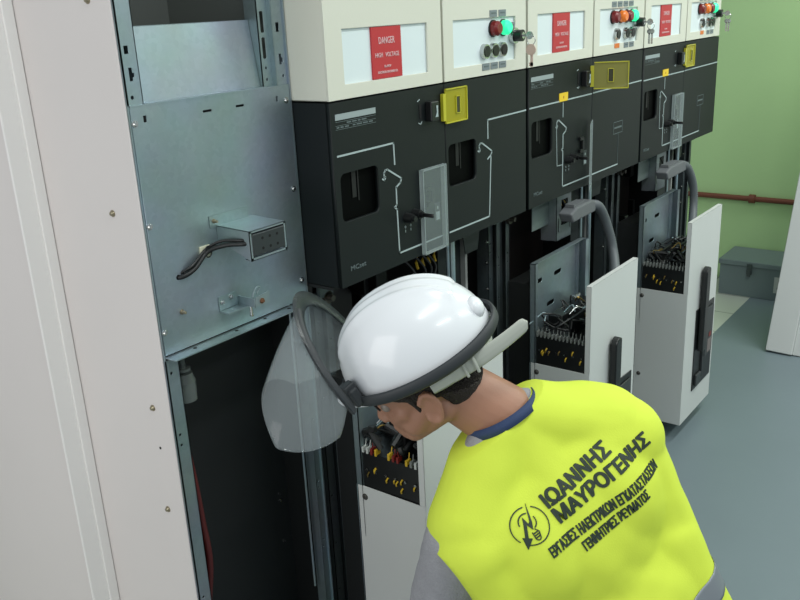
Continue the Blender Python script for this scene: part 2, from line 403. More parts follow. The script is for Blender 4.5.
# small hinge bracket
pm = MB(); pm.box(1.187, 1.240, yb - .002, yb, 1.180, 1.211).box(1.187, 1.255, yb - .03, yb, 1.176, 1.179)
pm.prism([(1.246, .06, 1.178), (1.292, .06, 1.178), (1.292, .06, 1.205), (1.25, .06, 1.2)], (0, .002, 0)).box(1.245, 1.248, .06, yb, 1.178, 1.198)
pm.tube(bez([(1.25, .07, 1.2), (1.262, .07, 1.218), (1.275, .07, 1.216), (1.262, .07, 1.205)], 6), .002, 6)
sb = obj('latch_bracket', pm, GALV, p)
obj('bolt', bolt(1.196, yb - .002, 1.197, (0, -1, 0), .0045, .006), STEEL, sb, smooth=True); obj('bolt', bolt(1.222, yb - .002, 1.203, (0, -1, 0), .0045, .006), STEEL, sb, smooth=True)
obj('bolt', bolt(1.268, .06, 1.188, (0, -1, 0), .005, .006), mat('rusty_bolt', (120, 84, 60), .6, .5), sb, smooth=True); obj('bolt', bolt(1.262, yb-.02, 1.150, (0, 0, 1), .004, .02), STEEL, sb, smooth=True)
# recess above
pm = MB(); pm.prism([(XE + .036, YG + .02, 1.641), (1.40, YG + .02, 1.641), (1.40, YG + .04, 1.782), (XE + .036, YG + .04, 1.782)], (0, .0015, 0)); pm.box(XE + .036, 1.40, YG + .04, YG + .12, 1.782, 1.7835).box(XE + .036, 1.40, YG - .003, YG + .022, 1.6400, 1.6415)
obj('recess_plate', pm, GALV, p)
pm = MB(); pm.box(XE + .02, 1.44, YG + .35, YG + .352, 1.7, 2.3).box(XE + .02, XE + .022, YG + .02, YG + .35, 1.7, 2.3).box(1.438, 1.44, YG + .02, YG + .35, 1.7, 2.3).box(XE + .02, 1.44, YG + .02, YG + .352, 2.298, 2.3)
obj('recess_wall', pm, mat('dull_grey_recess_steel', (128, 132, 128), .5, .4), p)
# dark bay below
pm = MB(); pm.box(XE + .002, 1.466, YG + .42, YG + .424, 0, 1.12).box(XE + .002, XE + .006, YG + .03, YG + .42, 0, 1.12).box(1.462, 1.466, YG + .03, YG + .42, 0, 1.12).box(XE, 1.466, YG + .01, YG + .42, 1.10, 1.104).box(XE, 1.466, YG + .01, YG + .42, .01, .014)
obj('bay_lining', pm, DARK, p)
pm = MB(); pm.box(1.14, 1.462, YG + .13, YG + .134, .02, 1.098); sh = obj('bay_panel', pm, mat('black_bay_panel', (22, 26, 27), .5, var=.1), p)
pm = MB()
for z in (.72, .55, .53, .4): pm.cyl((1.43, YG + .128, z), (1.43, YG + .131, z), .004, n=8)
obj('rivet', pm, STEEL, sh)
pm = MB(); pm.cyl((1.108, YG + .05, .985), (1.108, YG + .05, 1.03), .024, .026).cyl((1.108, YG + .05, 1.03), (1.108, YG + .05, 1.05), .026, .02).cyl((1.108, YG + .05, 1.056), (1.108, YG + .05, 1.062), .018).cyl((1.108, YG + .05, 1.06), (1.108, YG + .05, 1.103), .008)
obj('glass_insulator', pm, mat('grey_glass', (105, 112, 110), .25, alpha=.85), p, smooth=True)
pm = MB(); pm.box(1.06, 1.072, YG + .02, YG + .03, 1.005, 1.04, bev=.002).box(1.067, 1.076, YG + .02, YG + .035, .595, .63, bev=.002); obj('clamp', pm, COPPER, p)
pm = MB(); pm.tube(bez([(1.088, YG + .05, .88), (1.098, YG + .05, .78), (1.104, YG + .05, .68), (1.102, YG + .04, .56), (1.09, YG + .06, .4), (1.06, YG + .1, .02)], 10), .008, 10); obj('red_cable', pm, mat('dull_red_sleeving', (84, 28, 28), .5), p, smooth=True)

# ------------------------------------------------------------------ three switchgear units
PITCH = .9145; ZB, ZT = 1.165, 1.598
XS = [1.472, 2.387, 3.301]
CW = .4573
def symbol(x, z): return [(x - .004, z - .004), (x + .003, z - .008), (x + .008, z - .001), (x + .002, z + .001), (x + .002, z + .010), (x + .008, z + .016), (x + .017, z + .016), (x + .072, z - .015), (x + .067, z - .025), (x + .048, z - .034), (x + .048, z - .079), (x + .039, z - .083), (x + .048, z - .09), (x + .05, z - .201)]
WL = ['left', 'middle', 'right']
CLABEL = ['switchgear cubicle with two windowed black doors directly behind the white helmet', 'middle black-doored cubicle whose smoky yellow flap sticks straight out', 'farthest black-doored cubicle, last of the row before the green wall']
mat_shut = galv_mat('shutter_steel', (120, 134, 138), .45, .7)
def make_unit(i):
    X = XS[i]; x1 = X + 2 * CW - .001
    t = thing('switchgear_cubicle', CLABEL[i], 'switchgear', (X + CW, .3, 0), 'row of switchgear cubicles')
    # dark carcass: side partitions, back, floor pan, top deck
    pm = MB(); pm.box(X + .002, X + .012, .136, .9, 1.14, 1.6).box(x1 - .01, x1, .136, .9, 1.14, 1.6).box(X + .002, X + .012, .13, .9, 0.01, 1.14).box(x1 - .01, x1, .13, .9, 0.01, 1.14)
    pm.box(X + .002, x1, .9, .91, .01, 2.25).box(X + .002, x1, .13, .9, .01, .03).box(X + .002, x1, .03, .9, 1.155, 1.163)
    obj('carcass', pm, DARK, t)
    # front galvanised posts either side of the bay
    for k, xx in enumerate((X + .004, x1 - .054)):
        if i == 0 and k == 0: xx += .014
        pm = plate(rect(xx, xx + .022, .02, 1.13), [circ(xx + .011, z, .0035) for z in (1.05, 1.02, .93, .84, .7, .55, .4, .25)], .115, .002)
        pm2 = plate(rect(xx + .028, xx + .05, .02, 1.16), [circ(xx + .039, z, .0035) for z in (1.0, .97, .86, .72, .6, .44)], .1, .002)
        me = pm2.mesh('x'); pm.bm.from_mesh(me)
        pm.box(xx, xx + .002, .115, .16, .02, 1.13).box(xx + .048, xx + .05, .1, .16, .02, 1.16).box(xx + .02, xx + .03, .116, .118, .02, 1.13)
        pm.box(xx - .004 if k else xx, xx + .05, .09, .1, 1.12, 1.16)
        po = obj('frame_post', pm, GALVD, t)
        for z in (1.06, .99, .9, .82): obj('bolt', bolt(xx - .004 if k else xx + .054, .12, z, (0, -1, 0), .004, .006), STEEL, po, smooth=True)
    # black side of the door block (seen on the left of unit 1) and the right end
    for q in (X + .001, x1 - .008):
        pm = MB(); pm.box(q, q + .007, .012, .135, ZB - .0, ZT); obj('side_cheek', pm, BLACKD, t)
    # ---- doors
    for j in range(2):
        xa = X + j * CW + (.0 if j == 0 else .004); xb = X + (j + 1) * CW - (.002 if j == 0 else .014)
        if j == 0: xa += 0.006 if i else .002
        has_win = (j == 0) or (i == 0)
        wx0 = X + j * CW + (.021 if j == 0 else .013); win = rrect(wx0, wx0 + .142, 1.321, 1.436, .016)
        pm = plate(rect(xa, xb, ZB, ZT), [win] if has_win else [], 0, .012)
        pm.box(xa, xb, .001, .0011, ZB, ZB + .0001)
        d = obj('door', pm, BLACKD, t)
        if has_win:
            pm = MB(); pm.box(wx0 - .004, wx0 + .148, .014, .016, 1.315, 1.442); obj('window_pane', pm, DGLASS, d)
            pm = MB(); pm.box(wx0 + .055, wx0 + .07, .0125, .0139, 1.37, 1.434).box(wx0 + .076, wx0 + .08, .0125, .0139, 1.36, 1.434); obj('window_bar', pm, mat('dim_steel', (5, 6, 6), .6), d)
        pr = MB()
        w = .0042
        if i == 0 and j == 0:
            pr.line([(X+.017, 1.478), (X+.228, 1.478), (X+.229, 1.426)], w, 0).line(symbol(X + .182, 1.401) + [(X+.232, 1.196), (X + .451, 1.196)], w, 0)
        elif i == 0:
            pr.line([(xa+.005, 1.196), (X+CW+.221, 1.196), (X+CW+.233, 1.37)], w, 0).line(symbol(X+CW+.168, 1.401)[:10], w, 0).line([(X+CW+.218, 1.426), (X+CW+.218, 1.478), (xb-.002, 1.479)], w, 0)
        elif j == 0:
            pr.line([(xa+.004, 1.480), (xb - .003, 1.480)], w, 0).line([(X+.236, 1.472), (X+.236, 1.428)], w*.8, 0).line(symbol(X + .19, 1.404)[:-1] + [(X+.238, 1.196), (xb-.003, 1.196)], w, 0).line([(X+.19, 1.404), (X+.197, 1.272), (X+.234, 1.27)], w * .5, 0)
        else:
            pr.line([(xa+.004, 1.481), (xb-.003, 1.484)], w, 0); obj('mimic_line', pr, LINEW, d); pr = MB(); pr.line([(xa+.004, 1.196), (X+CW+.236, 1.196)], w, 0)
        obj('mimic_line', pr, LINEW, d)
        if i and j:
            pr = MB(); q = X + CW; pr.line([(q+.19, 1.313), (q+.272, 1.313), (q+.272, 1.355), (q+.19, 1.355), (q+.19, 1.313)], .002, 0).line([(q+.236, 1.313), (q+.236, 1.198)], .0016, 0).line([(q+.2, 1.334), (q+.262, 1.334)], .006, 0)
            obj('device_symbol', pr, TXTD, d)
        if j == 0:
            pr = MB(); pr.box(X + .017, X + .164, -.001, 0, 1.5585, 1.572); np_ = obj('nameplate', pr, GREYL, d)
            pr = MB()
            for z in (1.537, 1.5455, 1.554): pr.box(X + .017, X + .164, -.0009, 0, z, z + .0009)
            random.seed(i + 3)
            for z in (1.539, 1.5475):
                x = X + .02
                while x < X + .155:
                    wd = random.uniform(.006, .02)
                    if random.random() < .62: pr.box(x, x + wd, -.0009, 0, z + .0015, z + .0045)
                    x += wd + .004
            obj('nameplate_print', pr, TXTD, np_)
            pr = MB(); add_text(pr, 'MCset', X + .066, 0, 1.206, .058, .012, .001); obj('maker_badge', pr, TXTD, d)
            # lock housing and slot
            pr = MB(); pr.box(X + .342, X + .351, -.0015, .0, 1.522, 1.558, bev=.0005); obj('key_slot', pr, mat('void_black', (4,4,4)), d)
            pr = MB(); pr.line([(X+.336, 1.566), (X+.345, 1.57)], .002, 0).line([(X+.338, 1.512), (X+.347, 1.508), (X+.352, 1.514)], .002, 0); obj('slot_marks', pr, LINEW, d)
            pr = MB(); pr.box(X + .37, X + .405, -.02, .0, 1.512, 1.562, bev=.003); lk = obj('lock_housing', pr, BLACKP, d)
            pr = MB(); pr.prism([(X+.385, -.0205, 1.522), (X+.397, -.0205, 1.522), (X+.397, -.0205, 1.551), (X+.39, -.0205, 1.551), (X+.392, -.0205, 1.534)], (0, -.001, 0)); obj('lock_pointer', pr, LINEW, d)
            # two black rotary keys
            pr = MB()
            for q in ((X + .268, 1.281), (X + .302, 1.284)):
                pr.cyl((q[0], 0, q[1]), (q[0], -.022, q[1]), .0135, .0115).cyl((q[0], -.022, q[1]), (q[0], -.03, q[1]), .008)
            pr.box(X + .2995, X + .3045, -.062, -.03, 1.279, 1.289, bev=.0015)
            obj('key_switch', pr, BLACKP, d, smooth=True)
            pr = MB()
            for q in (X + .262, X + .285):
                add_text(pr, 'O', q, 0, 1.258, .006, .007); add_text(pr, 'I', q, 0, 1.247, .0015, .007)
            obj('switch_marks', pr, LINEW, d)
            # clear cover
            cv0, cv1, cz0, cz1 = X + .330, X + .441, 1.166, 1.393
            ang = 0 if i != 1 else math.radians(-22)
            M = Matrix.Translation(V((cv1, -.004, 0))) @ Matrix.Rotation(-ang, 4, 'Z') @ Matrix.Translation(V((-cv1, .004, 0))) if ang else None
            pr = MB(); pr.box(cv0, cv1, -.013, -.011, cz0, cz1, M); cv = obj('clear_cover', pr, CLEAR, d)
            pr = MB()
            for a, b_, c, e in ((cv0, cv0 + .004, cz0, cz1), (cv1 - .012, cv1 - .007, cz0, cz1), (cv1 - .003, cv1, cz0, cz1), (cv0, cv1, cz0, cz0 + .004), (cv0, cv1, cz1 - .004, cz1)):
                pr.box(a, b_, -.013, -.001 if not ang else -.009, c, e, M)
            obj('cover_rim', pr, CLEARE, cv)
            pr = MB(); pr.prism([(X+.356, -.001, 1.29), (X+.38, -.001, 1.29), (X+.388, -.001, 1.30), (X+.388, -.001, 1.335), (X+.38, -.001, 1.344), (X+.356, -.001, 1.344), (X+.356, -.001, 1.332), (X+.374, -.001, 1.332), (X+.374, -.001, 1.302), (X+.356, -.001, 1.302)], (0, -.008, 0)); obj('indicator_handle', pr, BLACKP, d, bevel=.001)
            pr = MB(); pr.box(X + .395, X + .42, -.002, 0, 1.242, 1.292); obj('indicator_plate', pr, mat('grey_sub_plate', (70, 78, 78), .5), d)
            pr = MB(); pr.box(X + .40, X + .416, -.003, -.002, 1.246, 1.268).box(X + .405, X + .41, -.003, -.002, 1.275, 1.283); obj('indicator_label', pr, LINEW, d)
            if i:
                pr = MB(); pr.box(X + .207, X + .268, -.002, 0, 1.478, 1.505); s_ = obj('yellow_sticker', pr, YSTICK, d)
                pr = MB(); pr.box(X + .234, X + .239, -.0025, -.002, 1.487, 1.495); obj('sticker_print', pr, mat('sticker_orange', (170, 100, 20)), s_)
            # yellow flap hinged at the right edge of the left door
            hx = X + .447; fz0, fz1 = 1.496, 1.586
            if i == 1: A, W_, mm, me_ = math.radians(-63), .12, YFLAPB, YEDGE
            else: A, W_, mm, me_ = math.radians(-1), .104 if i == 0 else .10, YFLAP, YEDGE
            M = Matrix.Translation(V((hx, -.006, 0))) @ Matrix.Rotation(A, 4, 'Z')
            pr = MB(); pr.box(.004, W_, -.003, .001, fz0, fz1, M, .0008); fp = obj('yellow_flap', pr, mm, d)
            pr = MB()
            for a, b_, c, e in ((.004, W_, fz0, fz0 + .003), (W_ - .003, W_, fz0, fz1), (.004, W_, fz1 - .003, fz1), (.05, .052, fz0 + .022, fz1 - .022), (.068, .07, fz0 + .022, fz1 - .022), (.05, .07, fz0 + .022, fz0 + .024), (.05, .07, fz1 - .024, fz1 - .022)):
                pr.box(a, b_, -.006, -.002, c, e, M)
            pr.box(-.008, .004, -.004, .005, fz0 + .008, fz1 - .012, M)
            obj('flap_rim', pr, me_, fp)
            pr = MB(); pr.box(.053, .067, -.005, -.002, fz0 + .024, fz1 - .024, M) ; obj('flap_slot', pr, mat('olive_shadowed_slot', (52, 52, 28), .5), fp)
    # ---- bay contents
    random.seed(20 + i)
    pm = MB()
    pm.prism([(X+.03, .30, .2), (X+.03, .30, 1.06), (X+.06, .30, 1.1), (X+.30, .30, 1.1), (X+.38, .30, 1.0), (X+.38, .30, .2)], (0, .12, 0))
    pm.box(X + .5, X + .8, .36, .44, .1, 1.08, bev=.01)
    obj('insulating_barrier', pm, mat('brown_black_barrier', (26, 20, 19), .45), t)
    pm = MB(); pm.box(X + .045, X + .065, .17, .20, .45, 1.08).box(X + .095, X + .11, .17, .2, .45, 1.06).box(X + .045, X + .11, .17, .2, 1.06, 1.085).box(X + .045, X + .11, .17, .2, .6, .615)
    obj('contact_frame', pm, BROWN, t, bevel=.003)
    pm = MB(); pm.tube(bez([(X + .07, .16, 1.03), (X + .09, .155, .99), (X + .105, .155, .945), (X + .12, .16, .93)], 8), .0028, 8).tube(bez([(X + .075, .16, .93), (X + .095, .155, .9), (X + .11, .16, .88)], 8), .0028, 8); obj('braided_lead', pm, mat('pale_braid', (190, 175, 150), .35, .8), t, smooth=True)
    pm = MB(); pm.box(X + .055, X + .095, .14, .15, .78, .835, bev=.002); obj('white_block', pm, TERMW, t)
    pm = MB(); pm.cyl((X + .05, .13, 1.115), (X + .05, .09, 1.115), .02, .017).cyl((X + .05, .09, 1.115), (X + .05, .075, 1.115), .008); obj('end_roller', pm, mat('worn_brown_steel', (78, 74, 68), .4, .6), t, smooth=True)
    # upper shutter bracket in galvanised steel
    if i: pm = plate(rect(X + .24, X + .35, 1.0, 1.155), [rect(X + .275, X + .325, 1.05, 1.14)] + [rrect(X+.25, X+.258, 1.03, 1.08, .003), rrect(X+.338, X+.344, 1.03, 1.07, .002)], .02, .002)
    if i: pm.box(X + .24, X + .242, .02, .08, 1.0, 1.155).box(X + .24, X+.35, .02, .05, 1.0, 1.002).box(X + .12, X + .24, .05, .052, 1.06, 1.155); obj('shutter_bracket', pm, mat_shut, t)
    # angled support plate on the right with bolts, rails
    pm = MB(); pm.box(X + .62, X + .78, .15, .152, .3, 1.13).box(X + .69, X + .70, .145, .15, .93, 1.12)
    pm.prism([(X + .70, .1, 1.06), (X+.77, .1, 1.06), (X+.79, .1, 1.155), (X+.68, .1, 1.155)], (0, .003, 0))
    obj('rail_plate', pm, mat('dark_steel_plate', (50, 55, 56), .5, .4), t)
    pm = MB(); pm.box(X + .745, X + .757, .132, .15, .88, 1.13); obj('pale_strip', pm, mat('pale_grey_strip', (150, 152, 150), .5), t)
    pm = MB(); pm.cyl((X + .52, .03, .3), (X + .52, .03, 1.16), .008, n=14).cyl((X + .60, .1, .3), (X + .60, .1, 1.16), .006, n=12); obj('guide_rod', pm, GALV, t, smooth=True)
    pm = MB()
    for k in range(5):
        x = X + .36 + random.uniform(0, .16); pm.tube(bez([(x, .12, 1.12), (x + .03, .1, 1.07), (x + .01, .1, 1.03), (x + random.uniform(-.03, .05), .12, .99)], 6), .004, 6)
    obj('black_wiring', pm, WIREK, t, smooth=True)
    for k in range(4 if i == 0 else 2):
        x = X + .50 + k * .03; pm = MB(); pm.tube(bez([(x, .14, 1.12), (x - .02, .125, 1.105), (x - .028, .125, 1.09)], 6), .0018, 6).cyl((x - .028, .125, 1.092), (x - .022, .123, 1.07), .004, n=8); obj('yellow_lead', pm, WIREY, t, smooth=True)
    for k in range(14):
        a = random.uniform(.05, .85); z = random.uniform(.05, 1.0); s_ = random.uniform(.02, .06)
        pm = MB(); pm.box(X + a, X + a + s_, .2 + random.uniform(0, .15), .40, z, z + random.uniform(.03, .15), bev=.004); obj('mechanism_block', pm, mat('greenish_black_castings', (24, 27, 26), .5, .3), t)
    for k in range(3):
        pm = MB(); z = .55 + .12 * k; pm.tube(bez([(X + .42, .2, z), (X + .55, .16, z - .05), (X + .7, .2, z - .02), (X + .84, .26, z + .03)], 8), .012, 8); obj('black_cable', pm, WIREK, t, smooth=True)
    pm = MB()
    for k in range(6): pm.cyl((X + .45 + .05 * k, .15, .62 - .015 * k), (X + .45 + .05 * k, .135, .62 - .015 * k), .009, n=10)
    obj('brass_terminal', pm, COPPER, t, smooth=True)
    return t
units = [make_unit(i) for i in range(3)]

# ------------------------------------------------------------------ low-voltage boxes above
ZB2 = 1.602; ZT2 = 2.25
def dome(pr, x, z, r, d, y=0.): pr.cyl((x, y, z), (x, y - d * .7, z), r, r, 18).cyl((x, y - d * .7, z), (x, y - d, z), r, r * .7, 18)
BL = ['cream control box with a red danger sign, nearest to the galvanised plate', 'middle cream control box with a red danger sign', 'farthest cream control box with a red danger sign, its top cut off most']
BR = ['nearest cream control box, with just one red and one green lamp', 'middle cream lamp box with four lamps and an orange tag under its buttons', 'farthest cream lamp box with four lamps, last of the row before the green wall']
def make_box(i, j):
    X = XS[i] + j * CW; xa = X + (.001 if j == 0 else .006 - .0); xb = X + CW - (.004 if j == 0 else .013)
    if j == 0 and i > 0: xa = X - .0
    t = thing('control_box', (BL if j == 0 else BR)[i], 'control box', ((xa + xb) / 2, .3, ZB2), 'cream control boxes on the switchgear')
    if j == 0: r0, r1 = X + .060, X + .391
    else: r0, r1 = X + .052, X + .382
    rz0, rz1 = 1.634, 1.754
    pm = plate(rect(xa, xb, ZB2, ZT2), [rect(r0, r1, rz0, rz1)], 0, .006)
    pm.box(xa, xa + .003, .006, .6, ZB2, ZT2).box(xb - .003, xb, .006, .6, ZB2, ZT2).box(xa, xb, .006, .6, ZB2, ZB2 + .003).box(xa, xb, .006, .6, ZT2 - .003, ZT2)
    obj('housing', pm, CREAM, t, bevel=.0012)
    pm = MB(); pm.box(r0 - .004, r1 + .004, .0062, .009, rz0 - .004, rz1 + .004); ins = obj('white_insert', pm, WHITE, t)
    if j == 0:
        d0, d1 = X + .167, X + .282
        pm = MB(); pm.box(d0, d1, .002, .0061, rz0 + .001, rz1 - .001); sg = obj('danger_sign', pm, RED, t)
        pm = MB(); c = (d0 + d1) / 2; yy = .002
        add_text(pm, 'DANGER', c, yy, 1.722, .062, .0155); add_text(pm, 'HIGH   VOLTAGE', c, yy, 1.689, .092, .0105); add_text(pm, 'EL-MOP', c, yy, 1.6625, .026, .0055, .0016); add_text(pm, 'ELECTRICAL MACHINES CO.', c, yy, 1.6495, .078, .0055, .0016)
        obj('sign_text', pm, mat('sign_white_print', (225, 190, 192), .6), sg)
    else:
        yy = .0062
        lamps = [(.263, REDL), (.318, GREENL)] if i == 0 else [(.170, REDL), (.237, ORANGE), (.288, REDL), (.336, GREENL)]
        lz = 1.725
        for dx, mm in lamps:
            pm = MB(); dome(pm, X + dx, lz, .0205, .025, yy); lm = obj('indicator_lamp', pm, mm, t, smooth=True)
            pm = MB(); pm.cyl((X + dx, yy, lz), (X + dx, yy - .004, lz), .0235, n=20); obj('lamp_collar', pm, BLACKP, lm, smooth=True)
        for dx in ((.213, .26, .307) if i == 0 else (.2, .282, .332)):
            pm = MB(); pm.cyl((X + dx, yy, 1.666), (X + dx, yy - .012, 1.666), .021, .0195, 22); bt = obj('push_button', pm, STEEL, t, smooth=True)
            pm = MB(); pm.cyl((X + dx, yy - .012, 1.666), (X + dx, yy - .014, 1.666), .0155, n=20); obj('button_cap', pm, BLACKP, bt, smooth=True)
        tg = [(.256, 1.765), (.305, 1.765)] if i == 0 else [(.165, 1.768), (.215, 1.768), (.265, 1.768), (.315, 1.768)]
        for dx, z in tg + [(dx, 1.625) for dx in ((.213, .258, .304) if i == 0 else (.28, .33))] + [(.36, 1.729)]:
            pm = MB(); wd = .019 if (dx, z) != (.36, 1.729) else .014; pm.box(X + dx - wd, X + dx + wd, -.002, 0 if z != 1.729 else .0061, z - .009, z + .009); tgo = obj('tag_plate', pm, TAG if (i == 0 or dx != .36) else mat('amber_tag', (200, 150, 50), .5), t)
            pm = MB(); pm.box(X + dx - wd*.6, X + dx + wd*.6, -.0026, -.002, z - .001, z + .003); obj('tag_print', pm, TXTD, tgo)
        if i:
            pm = MB(); pm.box(X + .178, X + .218, -.002, 0, 1.619, 1.635); obj('tag_plate', pm, mat('orange_tag', (220, 120, 50), .5), t, label='orange tag below the button')
        kx, kz = X + .372, 1.700
        pm = MB(); pm.cyl((kx, 0.006, kz), (kx, -.008, kz), .0225, n=20); ks = obj('key_lock', pm, STEEL, t, smooth=True)
        pm = MB(); pm.cyl((kx, -.008, kz), (kx, -.03, kz), .0165, n=18); obj('lock_barrel', pm, BLACKP, ks, smooth=True)
        pm = MB(); pm.cyl((kx, -.03, kz), (kx, -.032, kz), .009, n=14); obj('barrel_face', pm, STEEL, ks, smooth=True)
    return kx if j else None
kpos = [make_box(i, j) for i in range(3) for j in range(2)]
kpos = [k for k in kpos if k]
KL = ['keys with a pinkish round fob in the lock of the two-lamp box', 'steel keys hanging from the lock of the middle four-lamp box', 'steel keys hanging from the lock of the farthest lamp box']
for i, kx in enumerate(kpos):
    kz = 1.700
    t = thing('key_ring', KL[i], 'keys', (kx, -.04, kz), 'keys left in the control box locks')
    pm = MB(); pm.box(kx - .001, kx + .001, -.045, -.032, kz - .003, kz + .003).cyl((kx - .0012, -.052, kz), (kx + .0012, -.052, kz), .011, n=18); obj('key', pm, STEEL, t)
    pm = MB(); pm.tube([(kx + .005, -.054 + .013 * math.cos(a), kz - .014 + .013 * math.sin(a)) for a in [k * PI / 12 for k in range(25)]], .0012, 6); obj('ring', pm, STEEL, t, smooth=True)
    if i == 0:
        pm = MB(); pm.cyl((kx + .002, -.054, kz - .04), (kx + .0055, -.054, kz - .04), .0155, n=24); obj('round_fob', pm, KEYF, t, smooth=True)
        pm = MB(); pm.box(kx + .007, kx + .009, -.058, -.050, kz - .088, kz - .028).box(kx + .007, kx + .009, -.058, -.046, kz - .086, kz - .076); obj('key', pm, KEYF, t)
    else:
        for s_ in (-1, 1):
            pm = MB(); yy = -.054 + s_ * .006; pm.cyl((kx + .004 + s_*.002, yy, kz - .034), (kx + .006 + s_*.002, yy, kz - .034), .009, n=14).box(kx + .004 + s_*.002, kx + .006 + s_*.002, yy - .0035, yy + .0035, kz - .078, kz - .04); obj('key', pm, STEEL, t)

# ------------------------------------------------------------------ breaker trucks
TL = ['pale breaker truck partly hidden by the bent worker, nearest of three', 'pale grey breaker truck right above the vest shoulder, middle of three', 'pale grey breaker truck fully in view beside the green wall']
def make_truck(i):
    X = XS[i] - .014; xr = X + .372; yf = -.229; yr = -.018
    t = thing('breaker_truck', TL[i], 'breaker truck', ((X + xr) / 2, -.1, 0), 'withdrawn breaker trucks')
    pm = MB(); pm.box(X, xr, yf, yf + .003, .073, .946).box(X, X + .018, yf + .003, yf + .006, .65, .946)
    pm.box(X, X + .003, yf, yf + .018, .65, .946).box(xr - .003, xr, yf, yf + .018, .073, .946).box(X, xr, yf, yf + .018, .943, .946)
    fr = obj('front_panel', pm, TRUCKW, t, bevel=.0015)
    pm = MB(); pm.box(X, X + .003, yf + .003, yr, .073, .65).box(xr - .003, xr, yf + .018, yr, .073, .65).box(X, xr, yf, yr, .070, .074)
    sd = obj('side_panel', pm, TRUCKW, t, bevel=.001)
    for z in (.62, .27): obj('bolt', bolt(X, yr - .022, z, (-1, 0, 0), .007, .004), mat('dark_bolt', (90, 88, 84), .4, .6), sd, smooth=True)
    # wheels, undercarriage
    for xx in (X + .04, xr - .06):
        for yy in (-.08, .25):
            pm = MB(); pm.cyl((xx, yy, .034), (xx + .02, yy, .034), .034, n=24).cyl((xx - .004, yy, .034), (xx + .024, yy, .034), .012); obj('wheel', pm, BLACKP, t, smooth=True)
    pm = MB(); pm.box(X + .03, xr - .03, -.13, .34, .055, .068).box(X + .06, xr - .06, .0, .10, .1, .9); obj('undercarriage', pm, mat('black_truck_frame', (30, 32, 32), .5), t)
    # rear plate with slots
    sl = lambda a, z: rrect(X + a - .008, X + a + .044, z - .008, z + .008, .007)
    pm = plate(rect(X, xr, .07, .993), [sl(.038, .918), sl(.176, .914), sl(.125, .818)], yr + .002, .002)
    pm.box(X, X + .018, yr - .016, yr - .014, .5, .993).box(X, X + .002, yr - .016, yr + .004, .65, .993).box(xr - .002, xr, yr - .03, yr + .004, .65, .993).box(xr - .025, xr, yr - .03, yr - .028, .65, .993).box(X, xr, yr - .016, yr + .003, .991, .993).box(xr - .04, xr - .038, yr - .01, yr + .003, .65, .99)
    obj('rear_plate', pm, GALV, t)
    # terminal compartment
    pm = MB(); pm.box(X + .006, xr - .006, yf + .004, yr - .001, .62, .748); cp = obj('terminal_chassis', pm, BLACKP, t)
    random.seed(50 + i)
    n = 14
    y = lambda k: yf + .012 + (yr - yf - .036) * k / (n - 1)
    for k in range(n):
        if i == 0 and k in (4, 8, 9): continue
        mm = TERMG if random.random() < .93 else WIRER
        if i == 0 and k in (3, 7, 10): mm = WIREY
        if i == 0 and k in (6, 11): mm = WIRER
        if i == 0 and k in (0, 1, 12, 13): mm = TERMW
        pm = MB(); pm.box(X + .003, X + .02, y(k), y(k) + (.0045 if i else .006), .745, .759 + random.uniform(0, .005)).cyl((X + .012, y(k) + .002, .75), (X + .012 + random.uniform(-.01, .01), y(k) + .003, .776), .0013, n=6); obj('terminal_block', pm, mm, t)
    for k in range(9):
        yy = yf + .03 + random.random() * .15; z = .668 + random.random() * .05
        pm = MB(); r_ = random.random()
        pm.tube(bez([(X + .006, yy, z), (X + .001, yy + .002, z - .006), (X + .004, yy + .004, z - .014)], 4), .0022, 6)
        obj('yellow_ferrule', pm, WIREY if r_ < .7 else COPPER, t)
    for k in range(6):
        yy = yf + .03 + k * .03; pm = MB(); pm.cyl((X + .004, yy, .70), (X + .001, yy, .70), .0035, n=8); obj('screw', pm, STEEL, t)
    pm = MB()
    for k in range(30 if i == 0 else 20):
        yy = yf + .02 + random.random() * .16; x = X + .02 + random.random() * .28; z = .765 + random.random() * .02
        q = [(x, yy, z)]
        for s_ in range(4): q.append((min(xr - .02, max(X + .015, q[-1][0] + random.uniform(-.07, .07))), min(yr - .02, max(yf + .012, q[-1][1] + random.uniform(-.05, .05))), .76 + random.random() * .055))
        pm.tube(bez(q, 6), random.choice((.003, .0045, .006 if i else .008)), 6)
    obj('wire_bundle', pm, WIREK, t, smooth=True)
    for k in range(11):
        yy = yf + .03 + random.random() * .15; x = X + .03 + random.random() * .25; z = .78 + random.random() * .03
        pm = MB()
        if k % 2: pm.tube(bez([(x, yy, z), (x + random.uniform(-.04, .04), yy + .015, z + .02), (x + random.uniform(-.05, .05), yy + .03, z)], 6), .0025, 6)
        else: pm.box(x, x + random.uniform(.015, .05), yy, yy + .012, z, z + .012, bev=.002)
        obj('bright_fitting', pm, random.choice((STEEL, COPPER, GALV)), t)
    pm = MB(); pm.box(X + .05, xr - .03, yf + .09, yf + .098, .745, .81).box(X + .1, xr - .03, yf + .15, yf + .2, .745, .79, bev=.004).box(X + .2, xr - .05, yf + .03, yf + .07, .745, .80, bev=.006); obj('relay_block', pm, BLACKP, t)
    if i == 0:
        pm = MB(); pm.box(X + .16, X + .17, yr - .19, yr - .02, .78, .785); obj('pale_rail', pm, GALV, t)
    # front mechanism
    mx0, mx1 = X + .118, X + .345
    pm = plate([(mx0, .182), (mx1, .185), (mx1, .54), (mx0 + .0, .548)], [], yf - .004, .004); mp = obj('mechanism_cover', pm, BLACKP, t, bevel=.001)
    pm = MB(); pm.box(mx0 + .09, mx0 + .10, yf - .012, yf - .004, .22, .5).box(mx0 + .12, mx1 - .015, yf - .010, yf - .004, .3, .52, bev=.003).box(mx0 + .02, mx0 + .08, yf - .014, yf - .004, .2, .25, bev=.003); obj('mechanism_slide', pm, mat('dark_grey_slide', (52, 56, 57), .45), mp)
